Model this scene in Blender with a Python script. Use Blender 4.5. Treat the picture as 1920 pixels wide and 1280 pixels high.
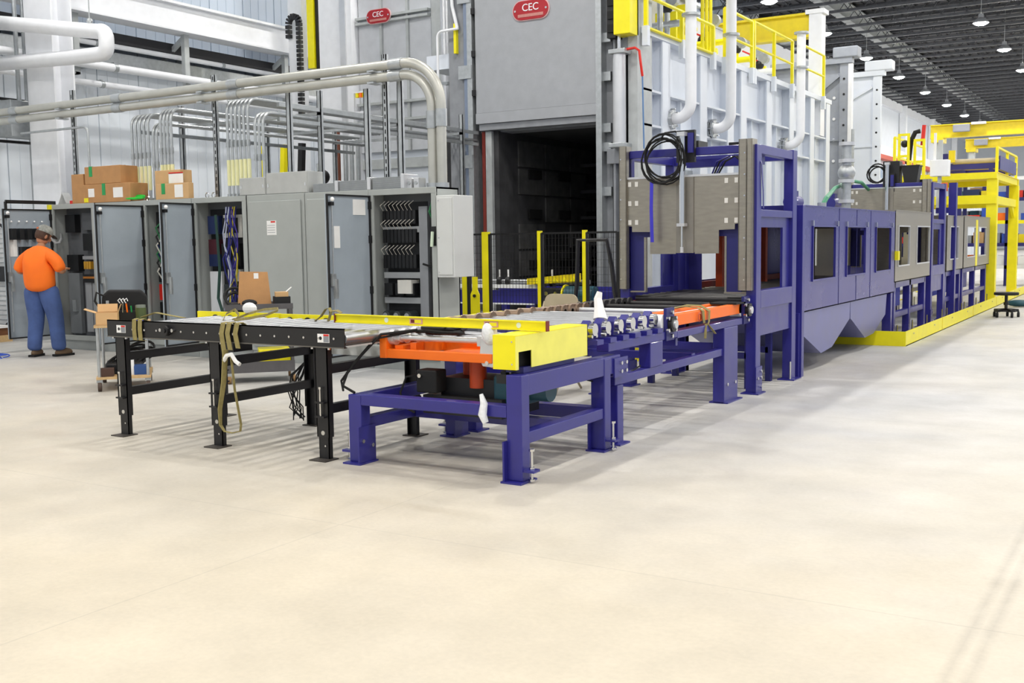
import bpy, math, random
from mathutils import Vector, Matrix
random.seed(7)
for o in list(bpy.data.objects): bpy.data.objects.remove(o)
SC = bpy.context.scene; COL = SC.collection
# ---------------------------------------------------------------- camera
cam = bpy.data.objects.new('camera', bpy.data.cameras.new('camera')); COL.objects.link(cam)
cam.data.sensor_width = 36; cam.data.lens = 36*2000/1920; cam.data.clip_end = 400; cam.data.clip_start = .05
RM = Matrix.Rotation(math.radians(31.4),3,'Z') @ Matrix.Rotation(math.radians(90-5.37),3,'X') @ Matrix.Rotation(math.radians(-.81),3,'Z')
cam.location = (0,0,1.5); cam.rotation_euler = RM.to_euler()
SC.camera = cam
def at(x, y, **k):                       # photo pixel -> point on the plane X=, Y= or Z=
    d = RM @ Vector(((x-960)/2000, -(y-640)/2000, -1)); a, v = list(k.items())[0]; i = 'XYZ'.index(a)
    o = Vector((0,0,1.5)); return o + d*((v-o[i])/d[i])
# ---------------------------------------------------------------- light and exposure
w = bpy.data.worlds.new('world'); SC.world = w; w.use_nodes = True
w.node_tree.nodes['Background'].inputs[0].default_value = (.80,.88,1,1)
w.node_tree.nodes['Background'].inputs[1].default_value = .7  # even ambient fill added, let in where side and rear walls are omitted
SC.view_settings.view_transform = 'Standard'; SC.view_settings.look = 'None'
SC.view_settings.gamma = 1; SC.view_settings.use_curve_mapping = False
SC.view_settings.exposure = 0.0
LAMP = 350.0                              # radiance of a high-bay lens
# ---------------------------------------------------------------- materials
MATS = {}
def srgb(h):
    c = [int(h[i:i+2],16)/255 for i in (0,2,4)]
    return tuple(((v+.055)/1.055)**2.4 if v > .04045 else v/12.92 for v in c)+(1,)
def M(name, col, rough=.5, metal=0., var=.06, scale=6., bump=0., bscale=60., emit=0., spec=.5, coat=0., stretch=None):
    if name in MATS: return MATS[name]
    m = bpy.data.materials.new(name); m.use_nodes = True; nt = m.node_tree; N = nt.nodes; L = nt.links
    b = N['Principled BSDF']; c = srgb(col) if isinstance(col,str) else tuple(col)+(1,)
    b.inputs['Roughness'].default_value = rough; b.inputs['Metallic'].default_value = metal
    b.inputs['Specular IOR Level'].default_value = spec; b.inputs['Coat Weight'].default_value = coat
    tc = N.new('ShaderNodeTexCoord'); src = tc.outputs['Object']
    if stretch:
        mp = N.new('ShaderNodeMapping'); mp.inputs['Scale'].default_value = stretch; L.new(src, mp.inputs[0]); src = mp.outputs[0]
    if var:
        n = N.new('ShaderNodeTexNoise'); n.inputs['Scale'].default_value = scale; n.inputs['Detail'].default_value = 5; L.new(src, n.inputs[0])
        r = N.new('ShaderNodeValToRGB'); L.new(n.outputs[0], r.inputs[0])
        r.color_ramp.elements[0].position = .3; r.color_ramp.elements[1].position = .7
        r.color_ramp.elements[0].color = tuple(max(0,v*(1-var)) for v in c[:3])+(1,)
        r.color_ramp.elements[1].color = tuple(min(1,v*(1+var)) for v in c[:3])+(1,)
        L.new(r.outputs[0], b.inputs['Base Color'])
        mr = N.new('ShaderNodeMath'); mr.operation = 'MULTIPLY_ADD'; mr.inputs[1].default_value = .15; mr.inputs[2].default_value = max(0,rough-.075)
        L.new(n.outputs[0], mr.inputs[0]); L.new(mr.outputs[0], b.inputs['Roughness'])
    else: b.inputs['Base Color'].default_value = c
    if bump:
        n2 = N.new('ShaderNodeTexNoise'); n2.inputs['Scale'].default_value = bscale; n2.inputs['Detail'].default_value = 4; L.new(src, n2.inputs[0])
        bp = N.new('ShaderNodeBump'); bp.inputs['Strength'].default_value = bump; bp.inputs['Distance'].default_value = .01
        L.new(n2.outputs[0], bp.inputs['Height']); L.new(bp.outputs[0], b.inputs['Normal'])
    if emit: b.inputs['Emission Color'].default_value = c; b.inputs['Emission Strength'].default_value = emit
    MATS[name] = m; return m
BLUE = M('blue_paint','29277f',.36,var=.08,coat=.2); BLUED = M('dark_blue_paint','22226a',.45)
YEL = M('yellow_paint','f3e60c',.42,var=.05); YELG = M('gold_yellow_paint','e6cf12',.45)
ORG = M('orange_paint','ff7410',.42,var=.05); ORD = M('red_orange_paint','b8441a',.5,var=.12)
BLK = M('black_paint','161517',.45,var=.15); BLKM = M('black_rubber','101011',.75,var=.1)
CAB = M('cabinet_grey','a7aba8',.55,var=.03,bump=.04,bscale=300); CABI = M('cabinet_inside_grey','a3adb6',.42,var=.03)
PLATE = M('backplate_grey','8a8d92',.5); GALV = M('galvanised_steel','b4b8ba',.38,.65,var=.1,scale=14)
COND = M('conduit_steel','bdbdb6',.4,.5,var=.06); SS = M('stainless_steel','a09a8e',.36,.75,var=.08,scale=9,stretch=(1,1,4))
SSD = M('dull_stainless','8e8a82',.5,.6,var=.1); CHR = M('chrome','d8d8d8',.18,1,var=0)
ALU = M('aluminium','d5d6d8',.32,.6,var=.04); WHT = M('white_paint','eef0f4',.45,var=.03); WHTP = M('white_plastic','f2f2f2',.5,var=.02)
FURN = M('furnace_white','dfe5ee',.45,var=.03,scale=2); FURND = M('furnace_door_grey','a2a5aa',.55,var=.05,bump=.15,bscale=120)
FGREY = M('furnace_post_grey','8b8e93',.5,var=.1); DARK = M('dark_interior','1c1d1f',.8,var=.3,scale=3)
REFR = M('furnace_lining','3a3a3c',.85,var=.3,scale=4,bump=.3,bscale=20)
RED = M('sign_red','a81420',.35,var=.05); REDO = M('bright_red','d8281c',.4); PINK = M('sign_pale_band','c08078',.5,var=.15,scale=60)
CARD = M('cardboard','b98a5a',.8,var=.08,scale=8,bump=.08); CARDL = M('cardboard_light','cfa877',.8,var=.06); PAPER = M('paper','f0efec',.7,var=.03)
STRAP = M('olive_webbing','8f8350',.8,var=.15,scale=40); WOOD = M('plywood','c9a878',.7,var=.12,scale=5,stretch=(1,8,8))
GRN = M('green_tape','1f9a52',.5); GRNC = M('green_cable','28c03c',.45); TEAL = M('motor_teal','1c4a58',.45,var=.1)
ROLL = M('roller_steel','a9abae',.33,.75,var=.05,stretch=(4,1,4)); BRONZE = M('bronze_roller','8a7460',.35,.6,var=.15)
BROWN = M('brown_roller','6e6460',.4,.3,var=.2,scale=3); CREAM = M('cream_tape','eceab8',.7)
BEIGE = M('beige_metal','b5a88c',.5); CLEAR = M('plastic_wrap','f0f2f4',.35,var=.1,scale=30,bump=.6,bscale=40)
BLUEC = M('blue_cable','2b50b8',.5); WIRE = M('pale_wire','b9c0d8',.5)
# ---------------------------------------------------------------- mesh helpers
ORGN = {}
def V(*a): return Vector(a[0]) if len(a)==1 else Vector(a)
class B:
    def __init__(s): s.v=[]; s.f=[]
    def add(s, vs, fs):
        n=len(s.v); s.v += [Vector(v) for v in vs]; s.f += [tuple(i+n for i in f) for f in fs]; return s
    def box(s, x0,x1,y0,y1,z0,z1):
        return s.add([(x0,y0,z0),(x1,y0,z0),(x1,y1,z0),(x0,y1,z0),(x0,y0,z1),(x1,y0,z1),(x1,y1,z1),(x0,y1,z1)],
                     [(0,3,2,1),(4,5,6,7),(0,1,5,4),(1,2,6,5),(2,3,7,6),(3,0,4,7)])
    def ob(s, c, d, rz=0, M3=None):      # oriented box: centre, full sizes
        b=B().box(-d[0]/2,d[0]/2,-d[1]/2,d[1]/2,-d[2]/2,d[2]/2); R=M3 or Matrix.Rotation(rz,3,'Z')
        return s.add([R@v+Vector(c) for v in b.v], b.f)
    def bar(s, p, q, a, b=None, up=(0,0,1)):   # rectangular bar from p to q, width a, height b
        p=Vector(p); q=Vector(q); d=(q-p).normalized(); u=Vector(up)
        if abs(d.dot(u))>.98: u=Vector((0,1,0))
        x=d.cross(u).normalized(); z=x.cross(d); b=b or a; x*=a/2; z*=b/2
        return s.add([p-x-z,p+x-z,p+x+z,p-x+z,q-x-z,q+x-z,q+x+z,q-x+z],[(0,1,2,3),(7,6,5,4),(0,4,5,1),(1,5,6,2),(2,6,7,3),(3,7,4,0)])
    def cyl(s, p, q, r, n=12, r2=None, cap=True):
        p=Vector(p); q=Vector(q); d=(q-p).normalized(); u=Vector((0,0,1)) if abs(d.z)<.9 else Vector((1,0,0))
        x=d.cross(u).normalized(); y=d.cross(x); r2=r if r2 is None else r2; vs=[]
        for c,rr in ((p,r),(q,r2)):
            for i in range(n):
                a=2*math.pi*i/n; vs.append(c+x*math.cos(a)*rr+y*math.sin(a)*rr)
        fs=[(i,i+n,(i+1)%n+n,(i+1)%n) for i in range(n)]
        if cap: fs += [tuple(range(n)), tuple(range(2*n-1,n-1,-1))]
        return s.add(vs,fs)
    def tube(s, pts, r, n=8, closed=False, flat=None):
        pts=[Vector(p) for p in pts]; m=len(pts); vs=[]; x=None
        for i,p in enumerate(pts):
            a=pts[i-1] if (i or closed) else p; b=pts[(i+1)%m] if (i<m-1 or closed) else p
            d=(b-a).normalized()
            if x is None:
                u=Vector((0,0,1)) if abs(d.z)<.9 else Vector((1,0,0)); x=d.cross(u).normalized()
            x=(x-d*x.dot(d)).normalized(); y=d.cross(x)
            rr=r[i] if isinstance(r,(list,tuple)) else r
            for k in range(n):
                t=2*math.pi*(k+.5)/n; vs.append(p+x*math.cos(t)*rr+y*math.sin(t)*rr*(flat or 1))
        fs=[]
        for i in range(m if closed else m-1):
            for k in range(n): fs.append((i*n+k,((i+1)%m)*n+k,((i+1)%m)*n+(k+1)%n,i*n+(k+1)%n))
        if not closed: fs += [tuple(range(n)), tuple(range(m*n-1,(m-1)*n-1,-1))]
        return s.add(vs,fs)
    def prism(s, poly, d):               # planar polygon (3D points) extruded by vector d
        d=Vector(d); n=len(poly); p=[Vector(v) for v in poly]
        return s.add(p+[v+d for v in p],[tuple(range(n-1,-1,-1)),tuple(range(n,2*n))]+[(i,(i+1)%n,(i+1)%n+n,i+n) for i in range(n)])
    def lathe(s, prof, c=(0,0,0), n=20, axis='Z'):
        vs=[];fs=[];c=Vector(c);m=len(prof)
        for i in range(n):
            a=2*math.pi*i/n
            for r,z in prof:
                v=Vector((r*math.cos(a),r*math.sin(a),z))
                if axis=='X': v=Vector((v.z,v.x,v.y))
                if axis=='Y': v=Vector((v.x,v.z,v.y))
                vs.append(c+v)
        for i in range(n):
            for k in range(m-1): fs.append((i*m+k,((i+1)%n)*m+k,((i+1)%n)*m+k+1,i*m+k+1))
        return s.add(vs,fs)
    def ball(s, c, r, n=10, sc=(1,1,1)):
        pr=[(max(1e-4,math.sin(math.pi*i/n))*1.0,-math.cos(math.pi*i/n)) for i in range(n+1)]
        b=B().lathe(pr,n=n*2); return s.add([Vector((v.x*sc[0],v.y*sc[1],v.z*sc[2]))*r+Vector(c) for v in b.v], b.f)
    def frame(s, x0,x1,z0,z1,y0,y1,t):   # picture frame in XZ
        s.box(x0,x1,y0,y1,z0,z0+t); s.box(x0,x1,y0,y1,z1-t,z1); s.box(x0,x0+t,y0,y1,z0+t,z1-t); s.box(x1-t,x1,y0,y1,z0+t,z1-t); return s
    def frameX(s, y0,y1,z0,z1,x0,x1,t):
        s.box(x0,x1,y0,y1,z0,z0+t); s.box(x0,x1,y0,y1,z1-t,z1); s.box(x0,x1,y0,y0+t,z0+t,z1-t); s.box(x0,x1,y1-t,y1,z0+t,z1-t); return s
    def xf(s, M4):
        s.v=[M4@v for v in s.v]; return s
    def build(s, name, mat, parent=None, bevel=0, smooth=False):
        me=bpy.data.meshes.new(name); og=ORGN.get(parent.name,Vector()) if parent else Vector()
        me.from_pydata([v-og for v in s.v],[],s.f); me.materials.append(mat); me.validate()
        import bmesh
        bm=bmesh.new(); bm.from_mesh(me); bmesh.ops.recalc_face_normals(bm,faces=bm.faces); bm.to_mesh(me); bm.free()
        if smooth: me.shade_smooth(); me.set_sharp_from_angle(angle=.7)
        o=bpy.data.objects.new(name,me); COL.objects.link(o)
        if parent: o.parent=parent; ORGN[o.name]=og
        if bevel:
            m=o.modifiers.new('bevel','BEVEL'); m.width=bevel; m.segments=2; m.limit_method='ANGLE'
        return o
def tag(o, label, cat=None, group=None, kind=None):
    o['label']=label
    if cat: o['category']=cat
    if group: o['group']=group
    if kind: o['kind']=kind
    return o
def thing(name, label, cat, loc=(0,0,0), group=None):
    o=bpy.data.objects.new(name,None); COL.objects.link(o); o.location=loc; o.empty_display_size=.1
    ORGN[o.name]=Vector(loc); return tag(o,label,cat,group)
def struct(name, parent=None): 
    o=bpy.data.objects.new(name,None); COL.objects.link(o); o['kind']='structure'; return o
def copy_tree(o, parent=None, loc=None, rz=None, label=None):
    c=o.copy(); COL.objects.link(c)
    if parent: c.parent=parent
    if loc is not None: c.location=loc
    if rz is not None: c.rotation_euler[2]=rz
    if label: c['label']=label
    for ch in list(o.children): copy_tree(ch,c)
    return c
def arc(c, r, a0, a1, n, ax, ay):
    c=Vector(c); ax=Vector(ax); ay=Vector(ay)
    return [c+ax*r*math.cos(a0+(a1-a0)*i/n)+ay*r*math.sin(a0+(a1-a0)*i/n) for i in range(n+1)]
def coil(c, r, turns, ax, ay, jit=.03, n=22, sq=1.):
    c=Vector(c); ax=Vector(ax); ay=Vector(ay); az=ax.cross(ay); pts=[]
    for i in range(int(turns*n)+1):
        a=2*math.pi*i/n; k=math.sin(i*.37)*jit+math.sin(i*.113+1)*jit*.6
        pts.append(c+ax*(r+k)*math.cos(a)+ay*(r+k)*sq*math.sin(a)+az*math.sin(i*.21)*jit*.8)
    return pts
def text(body, size, mat, parent, M4, name='lettering', depth=.004):
    cu=bpy.data.curves.new('t','FONT'); cu.body=body; cu.size=size; cu.extrude=depth; cu.align_x='CENTER'; cu.align_y='CENTER'
    to=bpy.data.objects.new('t',cu); COL.objects.link(to); dg=bpy.context.evaluated_depsgraph_get(); dg.update()
    me=bpy.data.meshes.new_from_object(to.evaluated_get(dg)); bpy.data.objects.remove(to); me.materials.clear(); me.materials.append(mat)
    me.transform(M4); og=ORGN.get(parent.name,Vector()); me.transform(Matrix.Translation(-og))
    o=bpy.data.objects.new(name,me); COL.objects.link(o); o.parent=parent; ORGN[o.name]=og; return o
TOW_Y = Matrix(((1,0,0,0),(0,0,-1,0),(0,1,0,0),(0,0,0,1)))   # text standing up, read from -Y side
# ================================================================ THE HALL
def floor_mat():
    m=bpy.data.materials.new('concrete_floor'); m.use_nodes=True; nt=m.node_tree; N=nt.nodes; L=nt.links; b=N['Principled BSDF']
    tc=N.new('ShaderNodeTexCoord'); P=tc.outputs['Object']
    def noise(sc,det=5,rgh=.55):
        n=N.new('ShaderNodeTexNoise'); n.inputs['Scale'].default_value=sc; n.inputs['Detail'].default_value=det; n.inputs['Roughness'].default_value=rgh; L.new(P,n.inputs[0]); return n.outputs[0]
    def ramp(src,stops):
        r=N.new('ShaderNodeValToRGB'); e=r.color_ramp.elements
        while len(e)<len(stops): e.new(.5)
        for q,(p,c) in zip(e,stops): q.position=p; q.color=c if len(c)==4 else c+(1,)
        L.new(src,r.inputs[0]); return r.outputs[0]
    def mix(f,a,c,t='MIX'):
        x=N.new('ShaderNodeMix'); x.data_type='RGBA'; x.blend_type=t
        if isinstance(f,float): x.inputs[0].default_value=f
        else: L.new(f,x.inputs[0])
        for s,i in ((a,6),(c,7)):
            if isinstance(s,tuple): x.inputs[i].default_value=s
            else: L.new(s,x.inputs[i])
        return x.outputs[2]
    def math_(op,a,c=None):
        x=N.new('ShaderNodeMath'); x.operation=op
        for s,i in ((a,0),(c,1)):
            if s is None: continue
            if isinstance(s,(int,float)): x.inputs[i].default_value=s
            else: L.new(s,x.inputs[i])
        return x.outputs[0]
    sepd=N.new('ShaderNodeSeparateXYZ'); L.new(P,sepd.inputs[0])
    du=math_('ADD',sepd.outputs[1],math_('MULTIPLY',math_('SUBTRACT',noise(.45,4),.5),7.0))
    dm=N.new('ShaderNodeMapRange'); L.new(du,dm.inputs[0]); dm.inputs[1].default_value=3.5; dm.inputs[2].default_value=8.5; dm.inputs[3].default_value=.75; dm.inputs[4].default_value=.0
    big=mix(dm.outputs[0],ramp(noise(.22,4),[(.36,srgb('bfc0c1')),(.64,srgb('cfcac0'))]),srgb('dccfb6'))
    mid=ramp(noise(1.3,6,.6),[(.3,(.80,.80,.80)),(.7,(1,1,1))])
    fine=ramp(noise(38,3),[(.3,(.93,.93,.93)),(.7,(1,1,1))])
    c=mix(1.,mix(1.,big,mid,'MULTIPLY'),fine,'MULTIPLY')
    sep=N.new('ShaderNodeSeparateXYZ'); L.new(P,sep.inputs[0])
    j1=math_('ABSOLUTE',math_('SUBTRACT',math_('PINGPONG',math_('ADD',sep.outputs[0],3.72),2.3),0.0))
    j2=math_('ABSOLUTE',math_('PINGPONG',math_('SUBTRACT',sep.outputs[1],4.3),2.3))
    jm=math_('MINIMUM',j1,j2); jl=math_('MULTIPLY',math_('LESS_THAN',jm,.005),.16)
    c=mix(jl,c,srgb('6f6c68'))
    # tyre scuff running away from the camera on the right
    a=at(1908,1050,Z=0); e=at(1790,1280,Z=0); d=(e-a).normalized(); n_=Vector((-d.y,d.x,0))
    t=math_('ABSOLUTE',math_('ADD',math_('ADD',math_('MULTIPLY',sep.outputs[0],n_.x),math_('MULTIPLY',sep.outputs[1],n_.y)),-n_.dot(a)))
    tw=math_('ABSOLUTE',math_('SUBTRACT',t,.035)); sm=N.new('ShaderNodeMapRange'); L.new(tw,sm.inputs[0]); sm.inputs[1].default_value=0; sm.inputs[2].default_value=.035; sm.inputs[3].default_value=.4; sm.inputs[4].default_value=0
    f2=math_('MULTIPLY',sm.outputs[0],noise(7,5)); c=mix(f2,c,srgb('5a5654'))
    L.new(c,b.inputs['Base Color']); b.inputs['Roughness'].default_value=.5; b.inputs['Specular IOR Level'].default_value=.35
    rr=ramp(noise(2.,4),[(.3,(.34,.34,.34)),(.7,(.6,.6,.6))]); L.new(rr,b.inputs['Roughness'])
    bp=N.new('ShaderNodeBump'); bp.inputs['Strength'].default_value=.08; bp.inputs['Distance'].default_value=.01; L.new(noise(60,3),bp.inputs['Height']); L.new(bp.outputs[0],b.inputs['Normal'])
    return m
XL,XR,Y0,Y1,ZR = -18.0, 22.0, -14.0, 122.0, 12.6
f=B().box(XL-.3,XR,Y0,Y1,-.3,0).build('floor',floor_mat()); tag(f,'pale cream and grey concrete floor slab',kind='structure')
# wall along the left side, clad in narrow ribbed panels
WALLM=M('wall_panel_white','dde3ea',.5,var=.03,scale=1.5)
wl=B().box(XL-.3,XL-.03,Y0,Y1,0,ZR).build('wall_left',WALLM); tag(wl,'white ribbed insulated panel wall of the hall',kind='structure')
pm=None
for i in range(46):
    y=6+i*1.0
    if pm is None:
        pm=[]
        for z0,z1,mt in ((0,5.1,WALLM),(5.1,ZR,M('wall_panel_blue','c3cfde',.5,var=.03,scale=1.5))):
            b=B().box(-.03,0,.012,.988,z0,z1)
            for k in range(1,4): b.box(0,.008,k*.25-.01,k*.25+.01,z0,z1)
            pm.append(b.build('wall_panel',mt,wl))
        os_=pm
    else:
        os_=[p.copy() for p in pm]
        for o in os_: COL.objects.link(o); o.parent=wl
    for o in os_: o.location=(XL,y,0)
wf=B().box(XL-.3,XR,Y1,Y1+.3,0,ZR).build('wall_far',WALLM); tag(wf,'pale end wall far down the hall',kind='structure')
# roof deck, bar joists and the pale ridge strip
DECK=M('roof_deck_dark','3a3b3f',.7,var=.25,scale=2)
ce=B()
for i in range(int((XR-XL)/.5)): ce.box(XL+i*.5,XL+i*.5+.3,24,Y1,ZR-.06,ZR)
ce.box(XL-.3,XR,Y0,Y1,ZR,ZR+.15)
ce=ce.build('ceiling',DECK); tag(ce,'dark corrugated metal roof deck',kind='structure')
JM=M('joist_grey','55575c',.55,.2,var=.2); jo=None
for i in range(50):
    y=27+i*1.9
    if jo is None:
        b=B(); b.box(XL,8,-.08,.08,-.12,0); b.box(XL,8,-.08,.08,-1.0,-.88)
        x=XL
        while x<7.4: b.bar((x,0,-.87),(x+.55,0,-.09),.03); b.bar((x+.55,0,-.09),(x+1.1,0,-.87),.03); x+=1.1
        jo=b.build('roof_joist',JM,ce); o=jo
    else: o=jo.copy(); COL.objects.link(o); o.parent=ce
    o.location=(0,y,ZR-.06)
GST=M('pale_steel','b9bdbd',.5,.2,var=.1)
gx=at(1700,110,Z=11.9).x
for gxx in (gx,gx+11):
    B().box(gxx-.45,gxx+.45,24,Y1,ZR-.30,ZR-.25).box(gxx-.03,gxx+.03,24,Y1,ZR-.8,ZR-.3).box(gxx-.2,gxx+.2,24,Y1,ZR-.84,ZR-.8).build('roof_girder',GST,ce)
# far part of the left wall: columns, red band, window strips
for i in range(6):
    y=52+i*12
    B().box(XL,XL+.5,y,y+.5,0,ZR).build('column',WHT,wl)
    B().box(XL,XL+.25,y+.5,y+12,ZR-1.6,ZR-1.0).build('eave_beam',WHT,wl)
    B().box(XL,XL+.9,y+.5,y+12,ZR-.9,ZR-.6).build('eave_shelf',GST,wl)
red=M('red_band','c2553f',.6); glass=M('window_glass','8fa6bd',.1,.0,var=.1,spec=.8)
for i in range(6):
    y=40+i*10
    B().box(XL,XL+.5,y,y+10,7.05,7.35).build('red_band',red,wl)
    B().box(XL,XL+.45,y,y+10,7.35,8.0).build('parapet',WHT,wl)
    for k in range(4):
        wn=B().frameX(y+.3+k*2.4,y+2.4+k*2.4,5.2,6.7,XL,XL+.15,.12).build('window_frame',WHT,wl)
        B().box(XL+.02,XL+.06,y+.42+k*2.4,y+2.28+k*2.4,5.32,6.58).build('pane',glass,wn)
    B().box(XL,XL+.5,y,y+10,3.9,4.9).build('sill_band',WHT,wl)
# steel columns by the near part of the wall
for k,(cx,cy) in enumerate(((-15.95,11.5),(-16.4,28.5))):
    o=B().box(cx-.35,cx+.35,cy-.2,cy-.17,0,ZR).box(cx-.35,cx+.35,cy+.17,cy+.2,0,ZR).box(cx-.02,cx+.02,cy-.17,cy+.17,0,ZR).build('column',WHT)
    tag(o,['white steel H column beside the silver wall cabinet','white steel H column behind the far furnace'][k],'column',kind='structure')
# ---- high-bay lamps
LENS=M('lamp_lens',(1,.97,.92),.5,var=0,emit=LAMP)
def lamp():
    t=thing('high_bay_lamp','round white high-bay lamp hanging under the dark roof joists','lamp',group='high-bay lamps under the roof')
    B().lathe([(.02,.40),(.10,.39),(.12,.22),(.16,.20),(.32,.04),(.33,.0),(.30,.0)],n=20).build('reflector',M('reflector_grey','8f9296',.5),t,smooth=True)
    B().cyl((0,0,.38),(0,0,2.18),.012,6).build('suspension_rod',GALV,t)
    B().lathe([(.0005,-.10),(.15,-.085),(.25,-.04),(.30,.01)],n=16).build('lens',LENS,t)
    return t
l0=lamp(); first=True
for r,(lx,dy) in enumerate(((-13.2,0),(-7.0,1.5),(-.6,0),(5.8,1.5),(12.2,0))):
    for k in range(15):
        y=-6+k*7.8+dy; 
        o=l0 if first else copy_tree(l0); first=False
        o.location=(lx,y,10.45)
# ================================================================ ALONG THE LEFT WALL
t=thing('runway_girder','long white crane runway girder bracketed to the ribbed wall','girder',(-17,9,5.78))
B().box(-17.25,-17.0,8,24.5,5.80,6.28).build('web',WHT,t)
B().box(-17.35,-16.9,8,24.5,6.28,6.33).box(-17.35,-16.9,8,24.5,5.76,5.80).build('flange',WHT,t)
for y in (12.9,15.5,18.4,21.5):
    B().box(-17.2,-17.1,y-.06,y+.06,4.66,5.78).bar((-18,y,5.2),(-17.15,y,5.72),.08).box(-18,-17.1,y-.05,y+.05,4.66,4.70).build('bracket',GST,t)
tag(B().box(-18,-17.5,8,30,5.42,5.62).build('shade_band',M('shade_dark','2b2b2e',.6)),'dark band of painted shade under the white runway girder','shade band')  # dark strip stands in for the shaded zone below the girder
tag(B().box(-18,-17.62,8,30,5.05,5.27).build('wall_duct',GALV),'grey rectangular duct along the wall under the dark band','duct')
def wallpipe(z,r,x,name,label,y0=8,y1=24,bands=(13.6,16.8,20)):
    t=thing(name,label,'pipe',(x,y0,z))
    B().cyl((x,y0,z),(x,y1,z),r,14).build('pipe_run',WHT,t,smooth=True)
    for y in bands: 
        B().cyl((x,y,z),(x,y+.08,z),r+.008,14).build('band',GALV,t,smooth=True)
        B().box(XL,x,y+.02,y+.06,z+r,z+r+.03).build('strap',GALV,t)
wallpipe(4.85,.075,-17.0,'insulated_pipe','thick white insulated pipe along the wall below the grey duct')
wallpipe(5.36,.05,-17.5,'insulated_pipe','slim white pipe along the wall just above the grey duct')
wallpipe(4.58,.06,-17.4,'insulated_pipe','lowest white pipe along the ribbed wall')
# big looped white pipe in front of the column
t=thing('looped_pipe','fat white insulated pipe doubling back in front of the white column','pipe',(-14,11,4.5))
zz=lambda x: 4.72+(-13.82-x)*.175
pts=[(-17.4,11,zz(-17.4)),(-14.05,11,4.78)]+[Vector(p) for p in arc((-14.0,11,4.66),.12,math.pi/2,0,5,(1,0,0),(0,0,1))]
pts+=[(-13.88,11,4.60)]+[Vector(p) for p in arc((-14.0,11,4.56),.12,0,-math.pi/2,5,(1,0,0),(0,0,1))]+[(-14.8,11.03,4.47),(-17.6,11.16,4.62)]
B().tube(pts,.115,16).build('pipe_run',WHT,t,smooth=True)
B().cyl((-14.25,11,4.9),(-14.25,11,9.5),.01,6).lathe([(.03,0),(.05,.03),(.03,.07)],(-14.25,11,4.93),10).build('hanger_rod',GALV,t)
B().box(-14.5,-14.0,10.9,11.1,9.5,9.58).box(-17.95,-14.0,10.95,11.05,9.58,9.7).build('hanger_beam',WHT,t)
# silver cabinet on strut rails, with conduits and a duct
t=thing('wall_cabinet','silver sheet-metal cabinet on slotted strut rails with two upright conduits','cabinet',(-16.6,11.4,0))
B().box(-16.85,-16.5,11.1,11.68,3.36,3.97).build('body',GALV,t,bevel=.01)
for z in (3.31,4.02): B().box(-16.95,-16.86,10.2,11.83,z-.022,z+.022).build('strut_rail',BLK,t)
for y in (11.37,11.52): B().cyl((-16.65,y,3.97),(-16.65,y,8.0),.036,10).build('conduit',GALV,t,smooth=True)
for y in (10.25,11.75): B().box(-16.95,-16.86,y-.03,y+.03,0,4.04).build('strut_post',GALV,t)
t=thing('round_duct','wide silver spiral duct dropping beside the looped pipe','duct',(-16.1,10.2,4.1))
B().cyl((-16.3,10.0,4.15),(-16.3,10.0,5.6),.45,24).build('duct_shell',GALV,t,smooth=True)
for z in (4.2,4.6,5.0,5.4): B().lathe([(.45,0),(.47,.015),(.45,.03)],(-16.3,10,z),24).build('seam',GALV,t)
B().box(-18,-16.3,9.9,10.1,4.3,4.4).build('wall_bracket',GST,t)
# white blockwork behind a wire fence at the extreme left
t=thing('mesh_partition','white wire mesh partition with dark rail beside the open cabinet door','partition',(-15.9,10.6,0))
B().box(-17.9,-15.6,10.9,10.96,.1,2.05).build('panel',M('partition_white','d5d6d6',.7),t)
for i in range(24): B().box(-17.9,-15.58,10.885,10.9,.14+i*.08,.15+i*.08).build('wire',GALV,t)
B().box(-17.9,-15.55,10.80,10.88,.95,1.2).build('dark_rail',BLK,t)
B().bar((-16.6,10.85,1.9),(-15.7,10.85,1.35),.03).bar((-16.6,10.85,.2),(-15.7,10.85,.8),.03).build('brace',BLK,t)
B().box(-15.62,-15.55,10.8,10.96,0,2.12).build('post',GALV,t)
t=thing('pallet_stack','low stack of brown boards on the floor by the mesh partition','pallet',(-16.6,10.3,0))
B().box(-17.3,-15.9,10.1,10.5,0,.1).build('board',WOOD,t); B().box(-17.2,-16.0,10.15,10.55,.1,.22).build('board',M('brown_board','7a5238',.8),t); B().box(-17.3,-15.95,10.05,10.5,.22,.26).build('sheet',PAPER,t)
# ================================================================ FURNACES
def cec_sign(parent, cx, y, cz, w, h):
    r=h/2; pts=[]
    for s,a0 in ((1,-math.pi/2),(-1,math.pi/2)):
        for i in range(11):
            a=a0+math.pi*i/10; pts.append((cx+s*(w/2-r)+r*math.cos(a),y,cz+r*math.sin(a)))
    sg=thing('oval_sign','red rounded sign with white letters CEC on the '+parent,'sign',(cx,y,cz))
    rim=[(cx+(p[0]-cx)*1.06,y,cz+(p[2]-cz)*1.1) for p in pts]
    B().prism(rim,(0,-.02,0)).build('rim',M('sign_rim','d8b0b0',.4),sg)
    B().prism([(p[0],y-.02,p[2]) for p in pts],(0,-.012,0)).build('plate',RED,sg)
    text('CEC',h*.55,WHT,sg,Matrix.Translation((cx,y-.036,cz+h*.12))@TOW_Y)
    B().box(cx-w*.36,cx+w*.36,y-.036,y-.032,cz-h*.36,cz-h*.2).build('pale_band',PINK,sg)
    for s in (-1,1): B().cyl((cx+s*w*.44,y-.04,cz),(cx+s*w*.44,y-.03,cz),.018,10).build('rivet',CHR,sg)
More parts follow.
